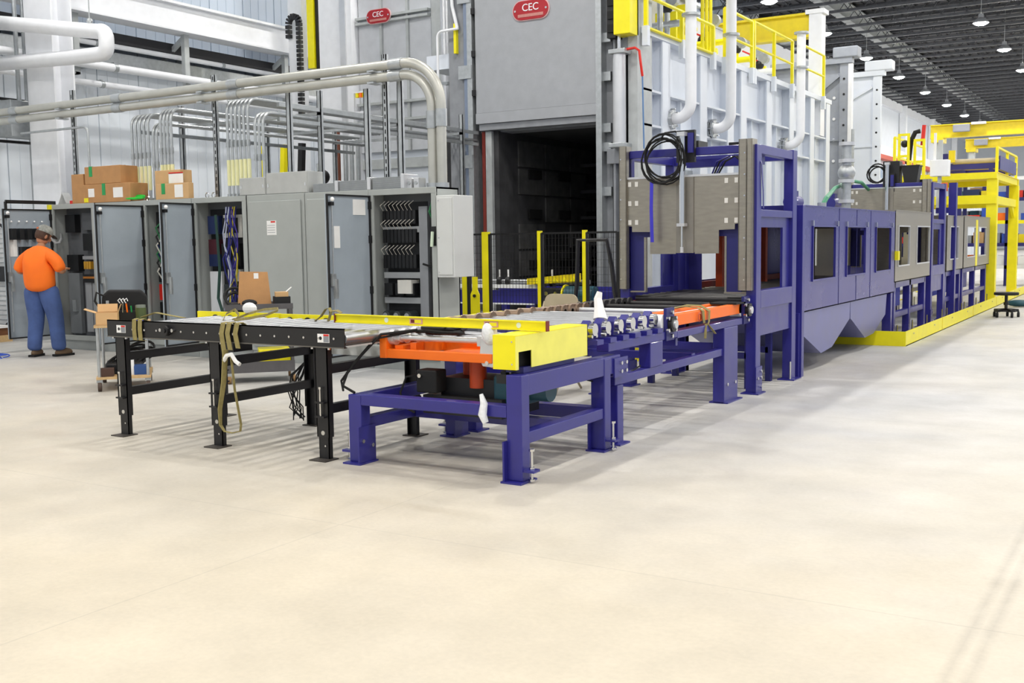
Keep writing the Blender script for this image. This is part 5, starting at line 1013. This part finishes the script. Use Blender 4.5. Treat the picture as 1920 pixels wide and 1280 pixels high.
def prail(x0,y0,x1,y1,z0,h,t,n=1):
    a=Vector((x0,y0,0)); b=Vector((x1,y1,0))
    for z in (z0+h,z0+h*.5): B().bar((x0,y0,z),(x1,y1,z),.045).build('rail',YEL,t)
    for i in range(n+1): 
        p=a.lerp(b,i/n); B().box(p.x-.03,p.x+.03,p.y-.03,p.y+.03,z0,z0+h).build('rail_post',YEL,t)
prail(-3.25,26.2,-3.25,29.8,2.88,.55,t,2); prail(-5.45,26.2,-5.45,29.8,2.88,.9,t,2)
t=thing('upper_conveyor','blue roller conveyor with wide grey roller on the yellow platform','conveyor',(-3.8,27,2.88))
B().box(-4.4,-3.25,26.4,26.5,2.98,3.12).build('front_beam',BLUE,t); B().box(-4.4,-3.25,29.2,29.3,2.98,3.12).build('rear_beam',BLUE,t); B().cyl((-4.2,26.42,3.16),(-3.3,26.42,3.16),.06,14).build('front_roller',BEIGE,t,smooth=True)
for x in (-4.38,-3.24): B().box(x-.04,x+.04,26.35,29.4,2.95,3.25).build('side_beam',BLUE,t)
for x in (-4.3,-3.4): B().box(x-.04,x+.04,26.4,26.5,2.88,2.98).box(x-.04,x+.04,29.2,29.3,2.88,2.98).build('foot',BLUE,t)
for k in range(8): B().cyl((-4.3,26.75+k*.3,3.14),(-3.3,26.75+k*.3,3.14),.05,10).build('roller',BEIGE,t,smooth=True)
B().box(-4.42,-4.30,26.3,26.4,3.1,3.35).build('blue_motor',BLUED,t); B().box(-4.28,-4.15,26.3,26.4,3.15,3.42).build('yellow_box',YELG,t)
# yellow frames standing on the platform's left, white box, robot arm
t=thing('access_gates','pair of yellow tube gates with a red arm above the black bins','gate',(-4.7,24,2.0))
for x0,x1,zt,zb in ((-4.93,-4.69,3.66,2.6),(-4.61,-4.38,3.53,2.4)):
    g=B().frame(x0,x1,zt-.5,zt,24.0,24.05,.05).box(x0,x0+.05,24,24.05,1.9,zt-.5).box(x1-.05,x1,24,24.05,1.9,zt-.5).build('tube_gate',YEL,t)
B().tube([(-4.72,24.1,3.1),(-4.68,24.1,3.5),(-4.6,24.1,3.68),(-4.5,24.1,3.70)],.05,8).build('black_hose',BLKM,t,smooth=True); B().bar((-4.45,24.1,3.4),(-4.42,24.1,3.82),.07).build('red_arm',REDO,t); B().ball((-4.81,24.1,3.45),.08,6).build('dark_motor',BLKD,t)
B().box(-4.95,-4.35,23.95,24.15,1.872,1.92).build('base_plate',YEL,t)
t=thing('white_mast_box','white cabinet with a slim white mast beside the yellow platform','cabinet',(-4.1,24.3,1.87)); B().box(-4.29,-3.93,24.1,24.4,2.74,3.08).build('body',WHT,t,bevel=.01); B().box(-4.24,-4.19,24.2,24.25,3.08,3.65).build('mast',WHT,t); B().box(-4.15,-4.08,24.2,24.3,1.872,2.74).build('pedestal',GALV,t); B().box(-4.16,-4.07,24.25,24.3,3.08,3.5).build('back_mast',GST,t)
t=thing('signal_post','tall blue post with grey bracket and orange beacon','post',(-3.33,21.1,0)); B().box(-3.40,-3.27,21.0,21.15,0,2.45).build('post',BLUE,t); B().box(-3.62,-3.40,21.0,21.1,1.9,2.0).build('bracket',BLUE,t); B().box(-3.6,-3.45,20.9,21.0,2.0,2.3).build('grey_box',GST,t); B().box(-3.52,-3.42,20.9,21.0,2.3,2.45).build('beacon',ORG,t)
# racks behind the platform: uprights, shelves, boxes
BX=[REDO,BLUEC,WHT,M('carton_tan','b89468',.8),YELG,ORG,NAVY,M('crate_grey','8c9096',.6),TEAL]
rnd=random.Random(11)
for r_,(rx_,ry,l) in enumerate(((-3.9,34,'blue pallet rack behind the yellow platform'),(-2.4,38,'blue pallet rack beside the hall aisle end'),(-6.1,36,'blue pallet rack behind the dryer tunnel'))):
    t=thing('pallet_rack',l,'rack',(rx_,ry,0))
    for x in (rx_-1.3,rx_,rx_+1.3):
        for y in (ry,ry+1): B().box(x-.05,x+.05,y-.05,y+.05,0,3.2).build('upright',BLUED,t)
    for z in (.5,1.15,1.8,2.45,3.05):
        B().box(rx_-1.3,rx_+1.3,ry-.05,ry,z,z+.10).build('beam',(BLUED,WHT,BLUED,YEL,BLUED)[int(z*2)%5],t); B().box(rx_-1.3,rx_+1.3,ry,ry+1,z+.06,z+.09).build('shelf',SSD,t)
    for zi,z in enumerate((.5,1.15,1.8,2.45)):
        x=rx_-1.2
        while x<rx_+1.1:
            w_=rnd.uniform(.18,.5); h=rnd.uniform(.18,.42)
            if rnd.random()<.85:
                m=rnd.choice(BX); 
                o=B().box(x,x+w_,ry+.05,ry+.7,z+.092,z+.09+h).build('stored_box',m); nm={'bright_red':'red','blue_cable':'blue','white_paint':'white','carton_tan':'tan','gold_yellow_paint':'yellow','orange_paint':'orange','device_navy':'navy','crate_grey':'grey','motor_teal':'teal'}[m.name]
                tag(o,'%s storage box on the %s shelf of the %s'%(nm,('lowest','second','third','upper')[zi],l.replace('blue pallet ','')),'box','%s boxes on rack shelf %d of rack %d'%(nm,zi+1,r_+1))
            x+=w_+.05
t=thing('yellow_work_frame','yellow bolted work frame past the platform legs','frame',(-2.8,33,0))
for x in (-3.1,-2.2): B().box(x-.06,x+.06,32.9,33.02,0,1.9).build('post',YEL,t)
for z in (.9,1.55,1.85): B().box(-3.1,-2.2,32.92,33.0,z,z+.1).build('cross_bar',YEL,t)
B().prism([(-3.05,32.9,1.5),(-2.75,32.9,1.5),(-3.05,32.9,1.1)],(0,.06,0)).build('gusset',YEL,t)
# rolling stool and rags
t=thing('rolling_stool','low black rolling mechanic stool beside the yellow kerb','stool',(-2.41,21.2,0))
B().cyl((-2.41,21.2,.40),(-2.41,21.2,.45),.21,20).build('seat',BLKM,t,smooth=True,bevel=.01); B().cyl((-2.41,21.2,.14),(-2.41,21.2,.40),.028,10).build('stem',BLK,t,smooth=True); B().cyl((-2.41,21.2,.22),(-2.41,21.2,.27),.045,10).build('collar',BLK,t)
for k in range(5):
    a=2*math.pi*k/5+.3; p=Vector((-2.41+.21*math.cos(a),21.2+.21*math.sin(a),.0)); B().bar((-2.41,21.2,.14),(p.x,p.y,.12),.05,.05).build('base_arm',BLK,t); B().cyl((p.x-.02,p.y,.045),(p.x+.02,p.y,.045),.045,12).build('caster',BLKM,t); B().cyl((p.x,p.y,.06),(p.x,p.y,.12),.015,6).build('caster_stem',BLK,t)
B().box(-2.58,-2.24,21.1,21.3,.10,.13).build('tray',BLK,t)
o=B().ball((-2.5,24.2,.08),.12,8,(2.2,1,.6)).build('teal_rag',TEAL,smooth=True); tag(o,'crumpled teal tarp on the floor by the yellow kerb','tarp')
o=B().ball((-2.2,24.7,.06),.1,8,(2,1,.6)).build('red_rag',REDO,smooth=True); tag(o,'crumpled red cloth on the floor beyond the rolling stool','cloth')
# ================================================================ CARTS
def local(cx,cy,u,v):
    u=Vector((u[0],u[1],0)).normalized(); v=Vector((-u.y,u.x,0)); 
    return Matrix(((u.x,v.x,0,cx),(u.y,v.y,0,cy),(0,0,1,0),(0,0,0,1)))
C1=local(-9.55,7.61,(.66,.75),None)      # x' along the front edge, y' towards the back
q=lambda b:b.xf(C1)
t=thing('tool_cart','plywood two-shelf rolling cart with steel posts behind the black conveyor','cart',(-9.45,7.72,0))
q(B().box(-.27,.27,-.42,.42,.125,.15)).build('lower_shelf',WOOD,t); q(B().box(-.27,.27,-.42,.42,.665,.69)).build('upper_shelf',WOOD,t)
for x in (-.24,.24):
    for y in (-.38,.38):
        q(B().cyl((x,y,.15),(x,y,.665),.016,8)).build('post',GALV,t,smooth=True)
        w_=q(B().cyl((x-.018,y,.05),(x+.018,y,.05),.05,14)).build('caster',M('caster_brown','4a3a30',.6),t,smooth=True); q(B().box(x-.03,x+.03,y-.02,y+.02,.09,.125)).build('caster_fork',GALV,w_)
t=thing('open_carton','open cardboard carton on the plywood cart, one flap out','box',(-9.6,7.5,.69))
q(B().box(-.25,-.03,-.40,-.395,.69,.82).box(-.25,-.03,-.20,-.195,.69,.82).box(-.25,-.245,-.40,-.195,.69,.82).box(-.035,-.03,-.40,-.195,.69,.82).box(-.25,-.03,-.40,-.195,.69,.695)).build('walls',CARDL,t)
q(B().bar((-.25,-.30,.82),(-.36,-.30,.86),.2,.005)).build('flap',CARDL,t); q(B().bar((-.03,-.30,.82),(.0,-.30,.90),.2,.005,up=(1,0,0))).build('flap',CARDL,t); q(B().bar((-.14,-.195,.82),(-.14,-.16,.90),.2,.005)).build('flap',CARDL,t)
t=thing('tool_bag','black fabric tool bag stuffed with hand tools on the cart','bag',(-9.4,7.8,.69))
q(B().prism([(-.22,-.05,.69),(.25,-.05,.69),(.25,-.05,.97),(.19,-.05,1.03),(-.14,-.05,1.04),(-.20,-.05,.98)],(0,.22,0))).build('body',BLKM,t,bevel=.02)
q(B().tube([(-.18,-.06,.98),(-.25,-.08,1.02),(-.27,-.08,.93),(-.22,-.07,.84)],.012,6)).build('handle',BLKM,t,smooth=True)
q(B().box(-.20,.22,-.07,-.05,.70,.82)).build('front_pocket',BLK,t,bevel=.006)
rnd=random.Random(5)
for k in range(9):
    x=-.17+k*.044; h=.84+rnd.random()*.06; m=(CHR,REDO,YEL,BLK,CHR,ORG,GRN,CHR,REDO)[k]; q(B().cyl((x,-.075,.80),(x+rnd.uniform(-.01,.01),-.08,h),.009,6)).build('tool',m,t)
for k in range(3): q(B().tube([(-.02+k*.03,-.085,.90),(-.04+k*.03,-.09,.93),(-.02+k*.035,-.09,.95),(.0+k*.03,-.09,.92)],.006,5)).build('key_ring',WHTP,t)
q(B().box(-.16,-.13,-.09,-.07,.78,.93)).build('pliers',GALV,t)
t=thing('thermos','olive green canister at the end of the tool bag','canister',(-9.3,7.6,.69)); q(B().cyl((.19,-.16,.69),(.19,-.16,.85),.055,16)).build('body',M('olive_green','4d5a30',.5),t,smooth=True); q(B().cyl((.19,-.16,.85),(.19,-.16,.88),.05,16)).build('lid',M('lid_grey','7c8478',.5),t,smooth=True)
o=q(B().box(-.02,.09,-.40,-.28,.69,.71)).build('lime_pouch',M('lime','8ae03c',.5)); tag(o,'lime green pouch on the cart edge','pouch')
o=q(B().box(.10,.24,-.36,-.24,.69,.725)).build('blue_gloves',M('glove_blue','2c3fb0',.6),bevel=.01); tag(o,'folded blue gloves beside the lime pouch','gloves')
t=thing('cart_clutter','heap of black cables and hoses on the lower cart shelf','cables',(-9.45,7.7,.15))
for k in range(5): q(B().tube(coil((-.05+k*.05,-.05+k*.06,.22+k*.03),.13,2.5,(1,0,.2),(0,.8,.5),.03),.014,6)).build('cable',BLKM,t,smooth=True)
q(B().box(-.2,.18,-.1,.3,.15,.26)).build('dark_case',BLK,t,bevel=.02); q(B().box(.0,.1,-.30,-.2,.15,.32)).build('white_tub',WHTP,t); q(B().box(.1,.24,-.32,-.1,.15,.24)).build('blue_case',M('case_blue','2a4f8c',.5),t); q(B().box(-.25,-.1,-.38,-.22,.15,.23)).build('drill_case',M('case_brown','4a3228',.6),t)
# second cart
C2=local(-8.55,8.62,(.68,.73),None); q2=lambda b:b.xf(C2)
t=thing('service_cart','grey steel tray cart with upper shelf behind the yellow guard','cart',(-8.55,8.62,0))
TR=M('tray_grey','5c5a5c',.5,.3,var=.15)
q2(B().box(-.36,.36,-.27,.27,.115,.125).box(-.36,.36,-.27,-.26,.125,.235).box(-.36,.36,.26,.27,.125,.235).box(-.36,-.35,-.26,.26,.125,.235).box(.35,.36,-.26,.26,.125,.235)).build('lower_tray',TR,t)
q2(B().box(-.36,.36,-.27,.27,.80,.82).box(-.36,.36,-.27,-.26,.82,.86).box(-.36,.36,.26,.27,.82,.86)).build('upper_tray',TR,t)
for x in (-.34,.34):
    for y in (-.25,.25): q2(B().box(x-.015,x+.015,y-.015,y+.015,.12,.82)).build('post',TR,t); w_=q2(B().cyl((x-.02,y,.045),(x+.02,y,.045),.045,14)).build('caster',M('caster_tan','8a6a40',.6),t); q2(B().box(x-.025,x+.025,y-.02,y+.02,.08,.115)).build('caster_fork',GALV,w_)
t=thing('paper_bag','upright brown paper bag with white slip on the service cart','bag',(-8.6,8.55,.82))
q2(B().add([(-.22,-.12,.825),(.14,-.12,.825),(.14,.05,.825),(-.22,.05,.825),(-.19,-.06,1.21),(.11,-.06,1.20),(.11,-.03,1.20),(-.19,-.03,1.21)],[(0,3,2,1),(4,5,6,7),(0,1,5,4),(1,2,6,5),(2,3,7,6),(3,0,4,7)])).build('body',CARD,t); q2(B().box(-.04,.01,-.072,-.066,1.13,1.19)).build('white_slip',PAPER,t)
t=thing('cart_parts','black hose loop and scrap cartons on the service cart','parts',(-8.5,8.6,.82))
q2(B().tube(coil((-.26,-.05,.92),.10,2.3,(1,0,0),(0,.5,.8),.02),.016,6)).build('hose_loop',BLKM,t,smooth=True); q2(B().box(.16,.34,-.2,.0,.825,.93)).build('black_box',BLK,t); q2(B().box(.18,.32,-.18,-.02,.93,.98)).build('scrap_carton',CARDL,t); q2(B().bar((.30,-.1,.98),(.36,-.1,1.03),.1,.005)).build('carton_flap',PAPER,t); q2(B().ball((-.10,-.2,.87),.06,6,(1.4,1,.7))).build('dark_rag',BLKM,t)
t=thing('yellow_tool_case','yellow plastic case lying in the lower cart tray','case',(-8.4,8.6,.13)); q2(B().box(-.02,.32,-.2,.1,.127,.36)).build('body',YEL,t,bevel=.01); q2(B().box(.10,.2,-.215,-.2,.14,.35)).build('rib',YELG,t)
t=tag(q2(B().tube(coil((-.19,-.06,.18),.12,4,(1,0,0),(0,.8,0),.03),.016,6)).build('blue_cable_coil',M('cable_light_blue','3a78c0',.5),smooth=True),'light blue cable coil in the lower cart tray','cable')
t=tag(B().tube(coil((-13.7,8.75,.015),.18,4,(1,0,0),(0,.6,0),.06),.008,5).build('floor_wire_heap',BLUEC,smooth=True),'thin blue wires heaped on the floor at the man\'s feet','wire')
# ================================================================ THE MAN
def skin(name,verts,edges,radii,mat,parent,root=0,sub=2,M4=None):
    me=bpy.data.meshes.new(name); me.from_pydata([(M4@Vector(v) if M4 else Vector(v)) for v in verts],edges,[]); me.materials.append(mat)
    o=bpy.data.objects.new(name,me); COL.objects.link(o)
    m=o.modifiers.new('skin','SKIN'); m.use_smooth_shade=True
    sv=me.skin_vertices[0].data
    for i,r in enumerate(radii):
        sv[i].radius=(r if isinstance(r,tuple) else (r,r)); sv[i].use_root=(i==root)
    s=o.modifiers.new('sub','SUBSURF'); s.levels=sub; s.render_levels=sub
    if parent: o.parent=parent
    return o
SKIN=M('skin','b4805f',.55,var=.06,scale=12); SHIRT=M('shirt_orange','ff7414',.75,var=.06,scale=5,bump=.25,bscale=9); JEAN=M('denim','44598c',.85,var=.2,scale=7,bump=.3,bscale=14); HAIR=M('hair_brown','4a3226',.8,var=.2,scale=30); CAMO=M('cap_camo','8b8c86',.8,var=.35,scale=22); BOOT=M('boot_brown','6a543e',.7,var=.2)
mp=thing('person','person in an orange shirt, jeans and grey cap working at the open cabinet door','person',(-13.20,9.20,0)); mp.rotation_euler[2]=math.radians(20)
ORGN[mp.name]=Vector()
# one continuous body
bv=[(0,-.02,.96),(0,-.03,1.15),(0,-.01,1.38),(0,.02,1.50),(0,.05,1.58),
    (-.185,-.01,1.43),(-.325,-.05,1.17),(-.19,.19,1.17),(-.15,.26,1.19),
    (.185,-.01,1.43),(.325,-.01,1.17),(.20,.22,1.18),(.16,.29,1.20),
    (-.095,-.01,.90),(-.115,.02,.50),(-.135,-.05,.10),(-.15,.10,.045),
    (.095,-.01,.90),(.135,.07,.50),(.17,.05,.10),(.235,.18,.045)]
be=[(0,1),(1,2),(2,3),(3,4),(2,5),(5,6),(6,7),(7,8),(2,9),(9,10),(10,11),(11,12),(0,13),(13,14),(14,15),(15,16),(0,17),(17,18),(18,19),(19,20)]
br=[(.09,.075),(.13,.095),(.14,.10),.06,.05,.05,.042,.034,.028,.05,.042,.034,.028,.05,.05,.04,.04,.05,.05,.04,.04]
body=skin('body',bv,be,br,SKIN,mp)
# head
hd=B(); hc=Vector((.012,.085,1.665)); 
pr=[(.001,-.118),(.045,-.112),(.062,-.085),(.073,-.04),(.080,.01),(.082,.05),(.072,.09),(.045,.115),(.001,.122)]
hb=B().lathe(pr,n=20); T=Matrix.Translation(hc)@Matrix.Rotation(math.radians(-28),4,'Z')@Matrix.Rotation(math.radians(-26),4,'X')
hd.add([T@Vector((v.x*.95,v.y*1.2,v.z)) for v in hb.v],hb.f)
nb=B().ball((0,.104,-.02),.018,6,(.8,1.1,1.5)); hd.add([T@v for v in nb.v],nb.f)
for s in (-1,1):
    eb=B().ball((s*.08,-.005,-.015),.03,6,(.35,.7,1.1)); hd.add([T@v for v in eb.v],eb.f)
h=hd.build('head',SKIN,mp,smooth=True)
for s in (-1,1): B().ball(T@Vector((s*.03,.094,.012)),.010,6).build('eye',WHTP,h,smooth=True)
B().box(-.022,.022,.096,.104,-.062,-.056).xf(T).build('mouth',M('lip','8a4a40',.6),h)
hm=B().lathe([(.085,.05),(.088,.02),(.087,-.02),(.080,-.05),(.062,-.075)],n=20); B().add([T@Vector((v.x,v.y*1.17-.018,v.z)) for v in hm.v],hm.f).build('hair',HAIR,mp,smooth=True)
cp=B().lathe([(.001,.150),(.05,.142),(.082,.112),(.094,.07),(.096,.035)],n=22); c=B().add([T@Vector((v.x,v.y*1.18-.005,v.z)) for v in cp.v],cp.f).build('cap',CAMO,mp,smooth=True)
bm_=[]; 
for i in range(9):
    a=math.pi*(i/8); bm_.append((.085*math.cos(a),.09+.10*math.sin(a),.045-.012*math.sin(a)))
B().prism([T@Vector(p) for p in bm_],(0,0,.006)).build('cap_brim',M('brim_dark','3a3632',.8),c)
B().box(-.02,.02,-.125,-.118,.05,.075).xf(T).build('cap_strap',M('strap_orange','c0602c',.6),c)
# hands
for s,w0 in ((-1,Vector((-.15,.26,1.19))),(1,Vector((.16,.29,1.20)))):
    f=Vector((-s*.25,.9,.1)).normalized(); sd=Vector((0,0,1)).cross(f).normalized(); up=Vector((0,0,1))
    vs=[w0,w0+f*.045,w0+f*.085]; es=[(0,1),(1,2)]; rs=[(.026,.02),(.036,.016),(.038,.014)]
    for k,ln in enumerate((.062,.075,.070,.055)):
        b0=w0+f*.085+sd*(-.027+.018*k)*1.0; i=len(vs); vs += [b0,b0+f*ln*.5-up*.008,b0+f*ln*.8-up*.03]; es += [(2,i),(i,i+1),(i+1,i+2)]; rs += [.009,.0085,.007]
    th=w0+f*.03; i=len(vs); vs += [th+sd*.03*-s+up*.005,th+sd*.05*-s+f*.03,th+sd*.052*-s+f*.055]; es += [(1,i),(i,i+1),(i+1,i+2)]; rs += [.012,.010,.008]
    skin('hand',vs,es,rs,SKIN,mp,0,2)
# clothes
sv_=[(0,-.02,.89),(0,-.045,1.04),(0,-.055,1.20),(0,-.03,1.36),(0,.01,1.475),(0,.03,1.515),(-.16,-.02,1.41),(-.25,-.03,1.33),(-.325,-.05,1.17),(.16,-.02,1.41),(.25,-.02,1.33),(.325,-.01,1.17)]
se=[(0,1),(1,2),(2,3),(3,4),(4,5),(3,6),(6,7),(7,8),(3,9),(9,10),(10,11)]
skin('t_shirt',sv_,se,[(.225,.17),(.235,.18),(.235,.175),(.215,.15),(.12,.10),(.07,.07),(.12,.115),(.095,.095),(.080,.080),(.12,.115),(.095,.095),(.080,.080)],SHIRT,mp)
for s_,L in ((-1,[(-.10,-.01,1.0),(-.105,-.015,.86),(-.12,.01,.68),(-.125,.02,.50),(-.135,-.02,.28),(-.14,-.04,.07)]),(1,[(.10,-.01,1.0),(.105,-.01,.86),(.135,.03,.68),(.15,.06,.50),(.17,.05,.28),(.185,.05,.07)])):
    skin('jeans_leg',L,[(k,k+1) for k in range(5)],[(.12,.15),(.125,.16),(.115,.135),(.108,.115),(.10,.105),(.095,.105)],JEAN,mp)
B().box(.03,.15,-.165,-.158,.80,.90).build('back_pocket',M('denim_dark','37487a',.85),mp) if False else None
for s,a in ((-1,Vector((-.137,-.045,0))),(1,Vector((.18,.055,0)))):
    d=Vector((-.012,.2,0)) if s<0 else Vector((.10,.18,0)); d.normalize(); sd=Vector((d.y,-d.x,0))
    P0=[(-.085,.045),(-.07,.05),(.0,.05),(.10,.052),(.17,.048),(.205,.025)]
    b=B(); up=B(); n=len(P0); pts=[a+d*u+sd*w for u,w in P0]+[a+d*u-sd*w for u,w in reversed(P0)]
    sh=b.prism([(p.x,p.y,.0) for p in pts],(0,0,.03)).build('boot_sole',BLKM,mp)
    bl=B().ball((0,0,0),1,8,(.052,.13,.06)); R=Matrix(((sd.x,d.x,0,0),(sd.y,d.y,0,0),(0,0,1,0),(0,0,0,1))); c=a+d*.06+Vector((0,0,.05))
    B().add([R@v+c for v in bl.v],bl.f).build('boot',BOOT,mp,smooth=True)
